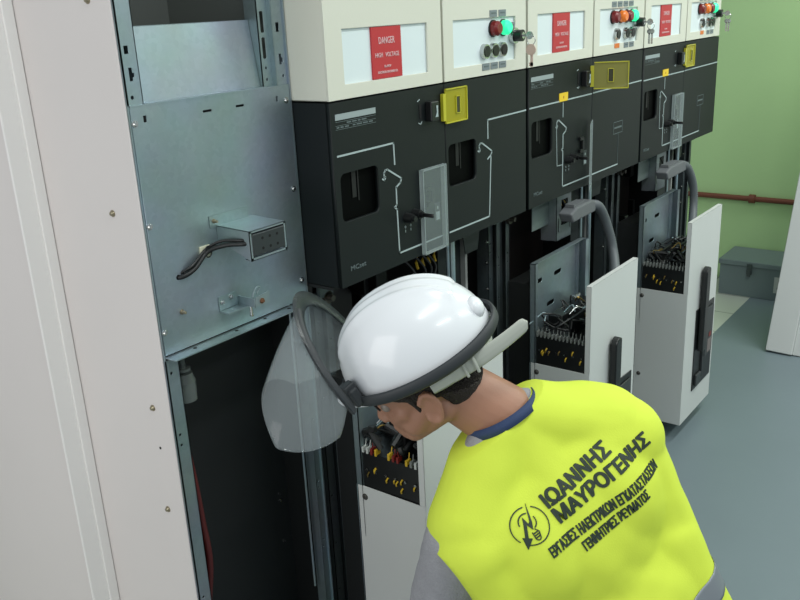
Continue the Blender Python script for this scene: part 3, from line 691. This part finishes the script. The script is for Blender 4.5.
    pm = MB(); pm.box(mx0 + .15, mx1 - .03, yf - .0108, yf - .010, .31, .37); obj('mechanism_label', pm, mat('grey_pink_label', (120, 110, 108), .5), mp)
    pm = MB(); pm.box(mx0 + .16, mx0 + .19, yf - .0114, yf - .0108, .38, .40); obj('red_mark', pm, WIRER, mp)
    pm = MB(); hx = X + .142
    pm.prism([(hx, yf - .030, .36), (hx + .045, yf - .030, .36), (hx + .047, yf - .030, .72), (hx + .03, yf - .030, .728), (hx + .01, yf - .03, .722), (hx + .001, yf - .03, .71)], (0, .024, 0)); hd = obj('lever_handle', pm, BLACKP, t, bevel=.004)
    return t
trucks = [make_truck(i) for i in range(3)]

# hoses with plug heads
def hose(i, plugx, pts, label):
    t = thing('control_hose', label, 'hose', pts[0], 'corrugated control hoses')
    P = bez(pts, 26); n = len(P)
    pm = MB(); pm.tube(P, lambda k: .0185 if k % 2 else .0155, 14); obj('corrugated_hose', pm, HOSE, t, smooth='all')
    a, b_, z0, z1, yy = plugx
    pm = MB(); pm.prism([(a, yy - .022, z1 - .012), (a + .02, yy - .022, z1 - .044), (b_, yy - .022, z1 - .04), (b_, yy - .022, z1 - .004), (b_ - .03, yy - .022, z1 + .006), (a + .05, yy - .022, z1 + .004)], (0, .05, 0)); obj('plug_head', pm, PLUG, t, bevel=.006)
    pm = MB(); pm.box(a + .04, b_ - .07, yy - .012, yy + .02, z1 + .002, z1 + .012); obj('plug_clamp', pm, PLUG, t)
hose(1, (2.57, 2.765, 1.08, 1.128, -.04), [(2.745, -.04, 1.112), (2.80, -.055, 1.095), (2.86, -.06, 1.02), (2.88, -.08, .92), (2.78, -.13, .84), (2.66, -.14, .79), (2.62, -.14, .765)], 'grey corrugated hose arching into the middle breaker truck')
hose(2, (3.39, 3.62, 1.08, 1.125, -.06), [(3.59, -.06, 1.112), (3.65, -.075, 1.09), (3.71, -.085, 1.0), (3.70, -.095, .9), (3.58, -.13, .81), (3.48, -.14, .77)], 'grey corrugated hose arching into the breaker truck by the green wall')

# ------------------------------------------------------------------ the worker
def puff(me, fn):
    ns = [v.normal.copy() for v in me.vertices]; cs = [v.co.copy() for v in me.vertices]; out = []
    for c, n_ in zip(cs, ns): out.extend(c + n_ * fn(c))
    me.vertices.foreach_set('co', out); me.update()
def remeshed(mb, vox, smooth=6, name='r', fac=.5):
    me = mb.mesh(name); o = bpy.data.objects.new(name, me); COL.objects.link(o)
    r = o.modifiers.new('r', 'REMESH'); r.mode = 'VOXEL'; r.voxel_size = vox; r.use_smooth_shade = True
    s = o.modifiers.new('s', 'SMOOTH'); s.factor = fac; s.iterations = smooth
    out = evalmesh(o); bpy.data.objects.remove(o); bpy.data.meshes.remove(me); out.materials.clear()
    return out
DEP = 1.56
S = dirv(.80, -.53, .26)                          # left shoulder -> right shoulder
D = dirv(.58, .76, .16); D = (D - S * D.dot(S)).normalized()
N = S.cross(D); N = N if N.dot(FWD) < 0 else -N   # out of the back, to the viewer
C0 = at(541, 470, DEP) - N * .02
def L(s, d, n=0.): return C0 + S * s + D * d + N * n
AX = (S, D, N)
# head frame
HF = dirv(-.86, .44, .24); HU = dirv(-.33, -.86, -.38); HU = (HU - HF * HU.dot(HF)).normalized(); HL = HU.cross(HF)
HL = HL if HL.dot(FWD) < 0 else -HL
HC = at(418, 374, 1.55)
def Hd(f, l, u): return HC + HF * f + HL * l + HU * u
HA = (HF, HL, HU)

person = thing('person', 'bent worker in a fluorescent yellow vest with dark Greek lettering', 'person', (L(0, .5).x, L(0, .5).y, 0))
hipc = L(0, .50, -.01); 
sL, sR = L(-.185, .03, -.01), L(.165, .06, -.02)
elL = sL + V((.02, .10, -.27)); wrL = elL + V((.08, .16, -.15)) * .95; 
elR = sR + V((.10, .04, -.26)); wrR = elR + V((.02, .13, -.20))
fw = V((HF.x, HF.y, 0)).normalized(); bf = V((-N.x, -N.y, 0)).normalized(); sd_ = V((bf.y, -bf.x, 0))
hipz = hipc.z
hL, hR = hipc - sd_ * .09, hipc + sd_ * .09
ftL = V((hipc.x, hipc.y, .09)) - sd_ * .14 - bf * .10; ftR = V((hipc.x, hipc.y, .09)) + sd_ * .14 - bf * .16
def knee(h, a):
    mid = (h + a) / 2; ln = (a - h).length; k = math.sqrt(max(.0004, .43 ** 2 - (ln / 2) ** 2)); return mid + bf * k
knL, knR = knee(hL, ftL), knee(hR, ftR)

def head_shapes(mb, infl=0.):
    mb.ell(Hd(-.008, 0, .012), HA, (.096 + infl, .076 + infl, .092 + infl), 32, 20)
def neck_shapes(mb, e=0.):
    mb.chain([(L(0, .0, -.01), .068 + e), (L(0, -.11, -.010), .064 + e), (Hd(-.045, 0, -.06), .057 + e)])
body = MB()
head_shapes(body)
body.ell(Hd(.028, 0, -.045), HA, (.062, .058, .068)).ell(Hd(.055, 0, -.088), HA, (.034, .034, .026))        # mid face, chin
body.cap(Hd(-.02, .048, -.06), .024, Hd(.055, .02, -.088), .022).cap(Hd(-.02, -.048, -.06), .024, Hd(.055, -.02, -.088), .022)   # jaw
body.cap(Hd(.078, 0, -.012), .012, Hd(.099, 0, -.044), .011).ell(Hd(.094, .009, -.05), HA, (.010, .008, .007)).ell(Hd(.094, -.009, -.05), HA, (.010, .008, .007))  # nose
body.cap(Hd(.079, .034, .006), .012, Hd(.083, -.034, .006), .012)                                            # brow
body.cap(Hd(.045, .048, -.032), .018, Hd(.066, .030, -.045), .017).cap(Hd(.045, -.048, -.032), .018, Hd(.066, -.030, -.045), .017).cap(Hd(.0, .05, -.04), .024, Hd(.04, .038, -.065), .026).cap(Hd(.0, -.05, -.04), .024, Hd(.04, -.038, -.065), .026)   # cheek
body.cap(Hd(.082, .016, -.07), .008, Hd(.082, -.016, -.07), .008).cap(Hd(.080, .014, -.079), .0085, Hd(.080, -.014, -.079), .0085)  # lips
for s_ in (1, -1):
    e0 = Hd(-.012, s_ * .078, -.028)
    ring = []
    for k in range(15):
        a = -2.6 + k * 5.2 / 14; rr = 1 if math.sin(a) > -.3 else .85
        ring.append((e0 + HU * math.sin(a) * .027 * 1.1 + HF * (math.cos(a) * -.017) * rr + HL * s_ * .009, .0052))
    body.chain(ring)
    body.ell(e0 + HL * s_ * .003, HA, (.017, .006, .026)).ell(e0 - HU * .027 + HF * .004 + HL * s_ * .006, HA, (.008, .005, .010)).cap(e0 + HF * .013 - HU * .006 + HL * s_ * .004, .005, e0 + HF * .013 + HU * .006 + HL * s_ * .004, .004)
neck_shapes(body)
body.ell(L(0, .13, -.03), AX, (.155, .20, .10)).ell(L(0, .36, -.02), AX, (.14, .15, .095)).ell(hipc, AX, (.16, .12, .10))
body.cap(sL, .06, sR, .06)
def hand(mb, w, d, up, side):
    d = d.normalized(); s_ = (side - d * side.dot(d)).normalized(); u = d.cross(s_)
    mb.ell(w + d * .045, (d, s_, u), (.052, .042, .017))
    for k, ln in enumerate((.068, .078, .072, .056)):
        r = w + d * .08 + s_ * (.030 - .020 * k); a = r + d * ln * .45 - u * .006; b_ = a + (d - u * .55).normalized() * ln * .32; c = b_ + (d - u * 1.2).normalized() * ln * .26
        mb.chain([(r - d * .02, .0095), (r, .0092), (a, .0085), (b_, .0078), (c, .0068)])
    r = w + d * .02 + s_ * .030; a = r + (d * .6 + s_).normalized() * .036 - u * .008; b_ = a + (d + s_ * .35 - u * .3).normalized() * .032
    mb.chain([(r, .014), (a, .011), (b_, .0088)])
for sh, el, wr in ((sL, elL, wrL), (sR, elR, wrR)):
    body.chain([(sh, .055), ((sh + el) / 2, .048), (el, .039), (el + (wr - el) * .3, .041), (wr, .027)])
    hand(body, wr, wr - el, None, (V((0, 0, 1)) if sh is sL else V((0, 0, 1))))
for h, k, a in ((hL, knL, ftL), (hR, knR, ftR)):
    body.chain([(h, .08), (k, .05), (k + (a - k) * .35, .052), (a, .036)]).cap(a + V((0, 0, -.03)), .03, a + bf * .14 + V((0, 0, -.05)), .028)
bme = remeshed(body, .004, 5)
bo = obj('body', bme, SKIN, person, smooth='all')
# eyes and eyebrows
for s_ in (1, -1):
    mb = MB(); mb.ell(Hd(.0715, s_ * .031, -.014), HA, (.0115, .0125, .0115), 16, 10); obj('eyeball', mb, EYE, person, smooth='all')
    mb = MB(); mb.chain([(Hd(.088, s_ * .014, .010), .0035), (Hd(.0905, s_ * .03, .013), .004), (Hd(.082, s_ * .046, .008), .003)]); obj('eyebrow', mb, HAIR, person, smooth='all')
    mb = MB(); mb.chain([(Hd(.0895, s_ * .02, -.009), .002), (Hd(.0905, s_ * .03, -.006), .0022), (Hd(.083, s_ * .043, -.011), .002)]); obj('eyelash', mb, HAIR, person, smooth='all')
# hair: inflated scalp trimmed at the hairline
def cut(bm, co, no): bmesh.ops.bisect_plane(bm, geom=bm.verts[:] + bm.edges[:] + bm.faces[:], plane_co=co, plane_no=no, clear_outer=True)
hb = MB(); hb.ell(Hd(-.009, 0, .013), HA, (.0995, .0800, .096), 48, 32).ell(Hd(-.052, 0, -.035), HA, (.056, .064, .054), 36, 24)
hm = remeshed(hb, .004, 2, fac=.4)
hh = bmesh.new()
for planes in ([(Hd(0, 0, -.012), -HU + HF * .35)], [(Hd(-.05, 0, -.062), -HU + HF * .30), (Hd(-.028, 0, 0), HF - HU * .25), (Hd(0, 0, .01), HU)]):
    bm = bmesh.new(); bm.from_mesh(hm)
    for co, no in planes: cut(bm, co, no)
    bmesh.ops.holes_fill(bm, edges=[e for e in bm.edges if e.is_boundary])
    for v in bm.verts: v.co += v.normal * .0012 * noise.noise(v.co * 130)
    tm_ = bpy.data.meshes.new('x'); bm.to_mesh(tm_); bm.free(); hh.from_mesh(tm_)
hm2 = bpy.data.meshes.new('h'); hh.to_mesh(hm2); hh.free(); obj('hair', hm2, HAIR, person, smooth='all')
for s_ in (1, -1):
    mb = MB(); mb.chain([(Hd(.016, s_ * .0685, .002), .010), (Hd(.012, s_ * .0685, -.018), .0065), (Hd(.012, s_ * .066, -.034), .004)]); obj('sideburn', mb, HAIR, person, smooth='all')

# shirt
def torso(mb, e=0., hem=True):
    mb.cap(L(-.14, .035, -.005), .078 + e, L(.14, .035, -.005), .078 + e)
    mb.cap(L(-.03, -.092, -.005), .053 + e, L(-.15, .015, -.002), .070 + e).cap(L(.03, -.092, -.005), .053 + e, L(.15, .015, -.002), .070 + e)
    mb.ell(L(0, .14, -.025), AX, (.185 + e, .21 + e, .122 + e))
    mb.ell(L(-.085, .11, .028), AX, (.088 + e, .12 + e, .070 + e)).ell(L(.085, .11, .028), AX, (.088 + e, .12 + e, .070 + e))
    mb.ell(L(0, .33, -.015), AX, (.178 + e, .20 + e, .118 + e)).ell(L(0, .46, -.01), AX, (.175 + e, .14 + e, .12 + e))
sb_ = MB(); torso(sb_, -.001)
sb_.chain([(L(0, .0, -.02), .064), (L(0, -.088, -.014), .0655)])
for sh, el, wr in ((sL, elL, wrL), (sR, elR, wrR)):
    sb_.chain([(sh, .071), ((sh + el) / 2, .063), (el, .055), (el + (wr - el) * .75, .042)])
sm = remeshed(sb_, .006, 4)
puff(sm, lambda c: .004 * noise.noise(c * 11) + .002 * noise.noise(c * 27))
obj('shirt', sm, SHIRT, person, smooth='all')
# trousers and boots
tb = MB(); tb.ell(L(0, .50, -.01), AX, (.182, .13, .128))
for h, k, a in ((hL, knL, ftL), (hR, knR, ftR)): tb.chain([(h, .098), (k, .068), (k + (a - k) * .4, .066), (a + V((0, 0, .0)), .058)])
tm = remeshed(tb, .008, 4)
puff(tm, lambda c: .006 * noise.noise(c * 12))
obj('trousers', tm, TROU, person, smooth='all')
for a in (ftL, ftR):
    mb = MB(); mb.chain([(a + V((0, 0, .02)), .05), (a + V((0, 0, -.035)), .052), (a + bf * .10 + V((0, 0, -.05)), .042), (a + bf * .17 + V((0, 0, -.052)), .037)])
    bmx = remeshed(mb, .006, 3)
    for v in bmx.vertices: v.co.z = max(v.co.z, .002)
    obj('boot', bmx, BOOT, person, smooth='all')
# vest
vb = MB(); torso(vb, .017); vb.cap(L(0, -.09, -.004), .066, L(0, .06, .005), .092).cap(L(0, .1, .02), .09, L(0, .5, .005), .105)
vb.cap(L(-.175, .05, .015), .078, L(.175, .05, .015), .078)
vb.cap(L(-.178, .05, .012), .078, L(-.165, .30, .01), .072).cap(L(-.165, .30, .01), .07, L(-.15, .5, .01), .07).cap(L(.125, .25, .01), .083, L(.105, .5, .005), .083)
vb.cap(L(.165, .05, .0), .085, L(.13, .25, .0), .085)
vm = remeshed(vb, .006, 8)
bm = bmesh.new(); bm.from_mesh(vm)
def cutf(co, no):
    r = bmesh.ops.bisect_plane(bm, geom=bm.verts[:] + bm.edges[:] + bm.faces[:], plane_co=co, plane_no=no, clear_outer=True)
    es = [g for g in r['geom_cut'] if isinstance(g, bmesh.types.BMEdge)]
    try: bmesh.ops.edgenet_fill(bm, edges=es)
    except Exception: pass
cutf(L(-.240, 0), -S + D * .10)
cutf(L(.275, 0), S - D * .0)
cutf(L(0, .555), D)
cutf(L(0, -.122, 0), -D + N * .10 - S * .12)
for v in bm.verts:
    q = v.co - C0; s_, d_ = q.dot(S), q.dot(D)
    f = .5 * noise.noise(V((s_ * 5, d_ * 9, 0))) * .010 + .0035 * noise.noise(V((s_ * 16 + d_ * 9, d_ * 14 - s_ * 8, 3))) 
    v.co += v.normal * f
vme = bpy.data.meshes.new('vest'); bm.normal_update(); bm.to_mesh(vme)
bvh = BVHTree.FromBMesh(bm); bm.free()
vest = obj('safety_vest', vme, VEST, person, smooth='all')
def on_vest(s_, d_, off):
    o = L(s_, d_, .5); h = bvh.ray_cast(o, -N)
    if h[0] is None: return L(s_, d_, .1)
    return h[0] + N * off
def drape(mb_in, o2, ax, ay, off=.0018, t=.0012):
    """flat 2D mesh (x,y,z=thickness) -> bent over the vest; ax, ay = axes in (s,d) space"""
    bm = mb_in.bm
    for axis in range(2):
        lo = min(v.co[axis] for v in bm.verts); hi = max(v.co[axis] for v in bm.verts); k = lo + .01
        while k < hi:
            no = V((1, 0, 0)) if axis == 0 else V((0, 1, 0))
            bmesh.ops.bisect_plane(bm, geom=bm.verts[:] + bm.edges[:] + bm.faces[:], plane_co=no * k, plane_no=no); k += .01
    for v in bm.verts:
        s_ = o2[0] + ax[0] * v.co.x + ay[0] * v.co.y; d_ = o2[1] + ax[1] * v.co.x + ay[1] * v.co.y
        z = off if v.co.z > 0 else off - t - .002
        v.co = on_vest(s_, d_, z)
def pix_sd(px, py):             # chest coordinates of the spot seen at a pixel
    r = (at(px, py, 1) - CAM).normalized(); h = bvh.ray_cast(CAM, r)
    q = h[0] - C0; return V((q.dot(S), q.dot(D)))
def vtext(txt, p0, p1, h, off=0.):
    a, b_ = pix_sd(*p0), pix_sd(*p1)
    me = text_mesh(txt, .1, .01, 0., 'LEFT')
    xs = [v.co.x for v in me.vertices]; ys = [v.co.y for v in me.vertices]
    w = (b_ - a).length; ax = (b_ - a) / w; ay = V((ax.y, -ax.x)); ay = ay if ay.y < 0 else -ay
    sx = w / (max(xs) - min(xs)); sy = h / (max(ys) - min(ys))
    for v in me.vertices: v.co.x = (v.co.x - min(xs)) * sx; v.co.y = (v.co.y - min(ys)) * sy
    mb = MB(); k = off
    for dx, dy in ((0, 0), (k, 0), (-k, 0), (k * .5, k * .5), (-k * .5, k * .5), (k * .5, -k * .5), (-k * .5, -k * .5)):
        m2 = me.copy(); m2.transform(Matrix.Translation((dx, dy, 0))); mb.bm.from_mesh(m2); bpy.data.meshes.remove(m2)
    bpy.data.meshes.remove(me)
    drape(mb, a, ax, ay)
    return mb
obj('vest_lettering', vtext('ΙΩΑΝΝΗΣ', (549, 508), (611, 452), .0255, .0018), VPRINT, vest)
obj('vest_lettering', vtext('ΜΑΥΡΟΓΕΝΗΣ', (561, 523), (650, 443), .0255, .0018), VPRINT, vest)
obj('vest_lettering', vtext('ΕΡΓΑΣΙΕΣ ΗΛΕΚΤΡΙΚΩΝ ΕΓΚΑΤΑΣΤΑΣΕΩΝ', (554, 558), (657, 467), .0185, .0008), VPRINT, vest)
obj('vest_lettering', vtext('ΓΕΝΝΗΤΡΙΕΣ ΡΕΥΜΑΤΟΣ', (587, 551), (650, 497), .0175, .0008), VPRINT, vest)
# lamp and lightning emblem, drawn in units of pixels about its centre then laid on the vest
lg = MB()
def arc(cx, cy, r, a0, a1, w, n=28):
    for k in range(n):
        t0 = math.radians(a0 + (a1 - a0) * k / n); t1 = math.radians(a0 + (a1 - a0) * (k + 1) / n)
        lg.prism([(cx + (r - w/2) * math.cos(t0), cy + (r - w/2) * math.sin(t0), -.5), (cx + (r + w/2) * math.cos(t0), cy + (r + w/2) * math.sin(t0), -.5), (cx + (r + w/2) * math.cos(t1), cy + (r + w/2) * math.sin(t1), -.5), (cx + (r - w/2) * math.cos(t1), cy + (r - w/2) * math.sin(t1), -.5)], (0, 0, 1))
def seg(x0, y0, x1, y1, w):
    a, b_ = V((x0, y0, -.5)), V((x1, y1, -.5)); d = (b_ - a).normalized(); nn = V((-d.y, d.x, 0)) * w / 2
    lg.prism([a - nn, b_ - nn, b_ + nn, a + nn], (0, 0, 1))
arc(0, 0, 19.2, -250, 60, .9, 60) if False else None
arc(0, 0, 19.2, -86, 98, .9, 44); arc(0, 0, 19.2, 118, 250, .9, 34)
for poly in ([(-3.6, -22), (1.5, -3), (2.2, 3.2), (-2.6, -1), (-1.2, -4)], [(-7.6, -7.5), (2.4, 2.2), (2.4, 3.4), (-4.2, -1.2), (-4.6, -1)], [(-7.8, -8), (-4.8, -5), (-1.6, 13.8), (-4.8, 13.8)], [(-7.6, 12.4), (1.8, 12.4), (-1.6, 24)]):
    lg.prism([(x, y, -.5) for x, y in poly], (0, 0, 1))
arc(-2.5, -3.5, 9, 150, 262, .9, 16); arc(-2.5, -3.5, 8.2, -50, 35, .9, 14)
for k in range(3): seg(2.2 + 2.0*k*.8, 8.2 + 1.9*k, 7.4 + .9*k, 4.2 + 2.3*k, 1.0)
seg(3.8, 2.5, 8.2, 4.5, .9); seg(1.5, 6.5, 5.5, 13, .9); seg(8.2, 4.5, 10, 10.5, .9); arc(7.6, 11, 2.6, -10, 160, .9, 8)
k_ = .001 * 1.8
cpt = pix_sd(530.5, 526); ex = pix_sd(540.5, 526) - cpt; ey = pix_sd(530.5, 536) - cpt
bm2 = lg.bm
for v in bm2.verts: v.co = V((v.co.x * .0018, v.co.y * .0018, v.co.z))
drape(lg, cpt, ex / (10 * .0018), ey / (10 * .0018))
obj('vest_emblem', lg, VPRINT, vest)
# reflective band around the waist
rb = MB(); rows = []
for k in range(2):
    pass
P = []
for q in range(2):
    dd = .335 + .05 * q; row = []
    for k in range(73):
        a = 2 * PI * k / 72; dr = S * math.cos(a) + N * math.sin(a); h = bvh.ray_cast(L(0, dd, -.01) + dr * .6, -dr)
        row.append((h[0] if h[0] is not None else L(0, dd)) + dr * .0025)
    P.append(row)
rows = []
for q in range(9):
    dd = .335 + .05 * q / 8; row = []
    for k in range(73):
        a = 2 * PI * k / 72; dr = S * math.cos(a) + N * math.sin(a); h = bvh.ray_cast(L(0, dd, -.01) + dr * .6, -dr)
        row.append((h[0] if h[0] is not None else L(0, dd)) + dr * .0025)
    rows.append(row)
rb.grid(rows); ro = obj('reflective_band', rb, REFL, vest, smooth='all'); sm_ = ro.modifiers.new('s', 'SOLIDIFY'); sm_.thickness = .001
# lanyard
pts = []
LC = L(0, -.132, -.008)
for k in range(49):
    a = 2 * PI * k / 48
    pts.append(LC + S * math.cos(a) * .072 + N * math.sin(a) * .072 + D * (.010 - .055 * math.sin(a) * 0 + (.05 if math.sin(a) < 0 else 0) * -math.sin(a)))
lb_ = MB(); rows = []
for w in (0, 1):
    rows.append([p_ + D * (.009 if w else -.009) + (p_ - LC).normalized() * (.004 if w else 0) for p_ in pts])
lb_.grid(rows); lo = obj('lanyard', lb_, LANY, person, smooth='all'); sm_ = lo.modifiers.new('s', 'SOLIDIFY'); sm_.thickness = .002

# ------------------------------------------------------------------ helmet with visor
helm = thing('safety_helmet', 'glossy white safety helmet with raised clear visor on the worker', 'helmet', Hd(0, 0, .05), None)
RF, RL, RU = .142, .113, .128
HO = Hd(-.024, 0, .041)
def He(f, l, u): return HO + HF * f + HL * l + HU * u
rows = []
NT = 96
for i in range(33):
    ph = i / 32 * PI / 2; row = []
    for j in range(NT + 1):
        a = 2 * PI * j / NT
        cu = math.sin(ph); cr = math.cos(ph) ** .86
        f, l = math.cos(a) * RF * cr, math.sin(a) * RL * cr; u = RU * cu
        # raised ribs over the crown: one centre, two side
        ax_ = abs(l); rib = 0
        if f > -.11 and f < .12:
            rib = .0045 * math.exp(-((ax_ - .030) / .009) ** 2) + .003 * math.exp(-((ax_) / .012) ** 2)
            rib *= min(1, max(0, (cu - .35) * 4))
        k = 1 + rib / .12
        row.append(He(f * k, l * k, u * k))
    rows.append(row)
shb = MB(); shb.grid(rows)
bmesh.ops.remove_doubles(shb.bm, verts=shb.bm.verts, dist=1e-5)
so_ = obj('helmet_shell', shb, HELM, helm, smooth='all'); md = so_.modifiers.new('s', 'SOLIDIFY'); md.thickness = .003; md.offset = -1
# rim gutter + short peak
pk = MB(); rows = []
for r_ in range(6):
    row = []
    for j in range(NT + 1):
        a = 2 * PI * j / NT; e = r_ / 5; pkx = .028 * max(0, math.cos(a)) ** 3 + .006
        row.append(He(math.cos(a) * (RF + pkx * e), math.sin(a) * (RL + .006 * e), -.004 - .008 * e))
    rows.append(row)
pk.grid(rows); po_ = obj('helmet_rim', pk, HELM, helm, smooth='all'); md = po_.modifiers.new('s', 'SOLIDIFY'); md.thickness = .003
# side lugs
for (a, uu) in ((205, .03),):
    pass
lg2 = MB(); lg2.ell(He(-RF * .93, 0.02, .035), HA, (.014, .02, .02)); obj('rear_lug', lg2, HELM, helm, smooth='all')
# charcoal clamp band around the rim
bd = MB(); rows = []
for q in range(2 * 4 + 1):
    t_ = q / 8 * 2 * PI; row = []
    for j in range(NT + 1):
        a = 2 * PI * j / NT; rr = .0075
        ou, iu = math.cos(t_) * .0045, math.sin(t_) * .0115
        row.append(He(math.cos(a) * (RF + .010 + ou), math.sin(a) * (RL + .010 + ou), .000 + iu))
    rows.append(row)
bd.grid(rows); bmesh.ops.remove_doubles(bd.bm, verts=bd.bm.verts, dist=1e-5); band = obj('clamp_band', bd, RUBB, helm, smooth='all')
# hinge blocks
TH = math.radians(38)
for s_ in (1, -1):
    c = He(math.cos(TH) * (RF + .012), s_ * math.sin(TH) * (RL + .012), .012)
    tdir = (HF * -math.sin(TH) + HL * s_ * math.cos(TH)).normalized(); odir = tdir.cross(HU).normalized()
    M = Matrix((tdir, odir, HU)).transposed().to_4x4(); M.translation = c
    hb_ = MB(); hb_.box(-.030, .022, -.009, .009, -.016, .020, M, .004).box(-.006, .016, -.012, .012, -.004, .028, M, .003); obj('hinge_block', hb_, RUBB, band)
# raised visor
ARM = .172
Bd = (HF * math.cos(math.radians(84)) + HU * math.sin(math.radians(84))).normalized()
MID = He(.118, 0, .008)
HWD = .118
def arcp(t, k=1.): return MID + HL * (math.cos(t) * HWD * k) + Bd * (math.sin(t) ** .9 * ARM * k)
vf = MB(); rows = []
Wd = dirv(-.30, .93, -.12)
for q in range(9):
    a = q / 8 * 2 * PI; row = []
    for j in range(61):
        t = PI * j / 60; p_ = arcp(t); o_ = (p_ - (MID + Bd * .07)).normalized(); ax2 = (HL.cross(Bd)).normalized()
        wd = .016 if .25 < t / PI < .97 else .010
        row.append(p_ + o_ * math.cos(a) * wd + ax2 * math.sin(a) * .0035)
    rows.append(row)
vf.grid(rows); vfo = obj('visor_frame', vf, VISD, helm, smooth='all')
# solid charcoal near arm
vf = MB(); rows = []
for q in range(9):
    a = q / 8 * 2 * PI; row = []
    for j in range(27):
        t = PI * j / 60; p_ = arcp(t, 1.005); o_ = (p_ - (MID + Bd * .07)).normalized(); ax2 = (HL.cross(Bd)).normalized()
        row.append(p_ + o_ * math.cos(a) * .0085 + ax2 * math.sin(a) * .0065)
    rows.append(row)
vf.grid(rows); obj('visor_arm', vf, RUBB, helm, smooth='all')
lbm = MB(); rows = []
for q in range(2):
    rows.append([arcp(PI * (.60 + .008 * j)) + (arcp(PI * (.60 + .008 * j)) - (MID + Bd * .07)).normalized() * (-.006 + .012 * q) - HL.cross(Bd).normalized() * -.006 for j in range(12)])
# sheet
vs = MB(); rows = []
for v_ in range(25):
    row = []; e = v_ / 24
    for j in range(61):
        t = PI * (.02 + .96 * j / 60); x = math.sin(t)
        ln = .165 * min(1, (x * 1.55)) ** .55 * (1 - .0 * e)
        p_ = arcp(t); o_ = (p_ - (MID + Bd * .05)).normalized()
        row.append(p_ + Wd * (ln * e) + o_ * (.016 * math.sin(e * PI * .6)))
    rows.append(row)
vs.grid(rows); vso = obj('visor_sheet', vs, VIS, helm, smooth='all'); md = vso.modifiers.new('s', 'SOLIDIFY'); md.thickness = .001
# nape ratchet: tight loop round the nape and a broad tail standing out behind
rt = MB(); rows = []
for q in range(9):
    a = q / 8 * 2 * PI; row = []
    for j in range(61):
        t = PI * (j / 60) - PI / 2
        f = -.01 - math.cos(t) * .115; l = math.sin(t) * .094; u = -.028
        o_ = (HF * (-math.cos(t)) + HL * math.sin(t)).normalized()
        row.append(He(f, l, u) + o_ * math.cos(a) * .0022 + HU * math.sin(a) * .015)
    rows.append(row)
rt.grid(rows); rto = obj('nape_ratchet', rt, RATCH, helm, smooth='all')
rt = MB(); rows = []
for q in range(13):
    a = q / 12 * 2 * PI; row = []
    for j in range(33):
        e = j / 32; f = -.035 - e * .165; l = .088 - .045 * e * e; u = -.027 + .006 * e * e
        hh_ = (.0165 - .004 * e) * math.sqrt(max(0, 1 - max(0, (e - .93) / .07) ** 2)) + .0003
        row.append(He(f, l, u) + HL * math.cos(a) * .0028 + HU * math.sin(a) * hh_)
    rows.append(row)
rt.grid(rows); obj('strap_tail', rt, RATCH, helm, smooth='all')
for f in (-.075, -.095):
    mb = MB(); mb.cap(He(f, .0895, -.042), .0028, He(f - .002, .0895, -.014), .0028); obj('ratchet_rib', mb, RATCH, rto, smooth='all')

# ------------------------------------------------------------------ light
w = bpy.data.worlds.new('world'); SC.world = w; w.use_nodes = True
w.node_tree.nodes['Background'].inputs[0].default_value = (.86, .95, 1.0, 1); w.node_tree.nodes['Background'].inputs[1].default_value = .5
def area(loc, rot, sx, sy, power, col):
    l = bpy.data.lights.new('lamp', 'AREA'); l.shape = 'RECTANGLE'; l.size = sx; l.size_y = sy; l.energy = power; l.color = col
    o = bpy.data.objects.new('lamp', l); COL.objects.link(o); o.location = loc; o.rotation_euler = rot; return o
for y in (-1.2, -2.6):
    for x, e_ in ((.6, 16), (2.6, 19), (4.4, 30)): area((x, y, 3.1), (0, 0, 0), 1.2, .12, e_, (.95, 1, .96))
area((-1.3, .1, 1.5), (math.radians(90), 0, math.radians(-80)), 1.6, 1.8, 21, (1, .96, .94))  # unseen light added at the left to brighten the side panels
SC.view_settings.view_transform = 'Standard'; SC.view_settings.look = 'None'; SC.view_settings.exposure = 0; SC.view_settings.gamma = 1
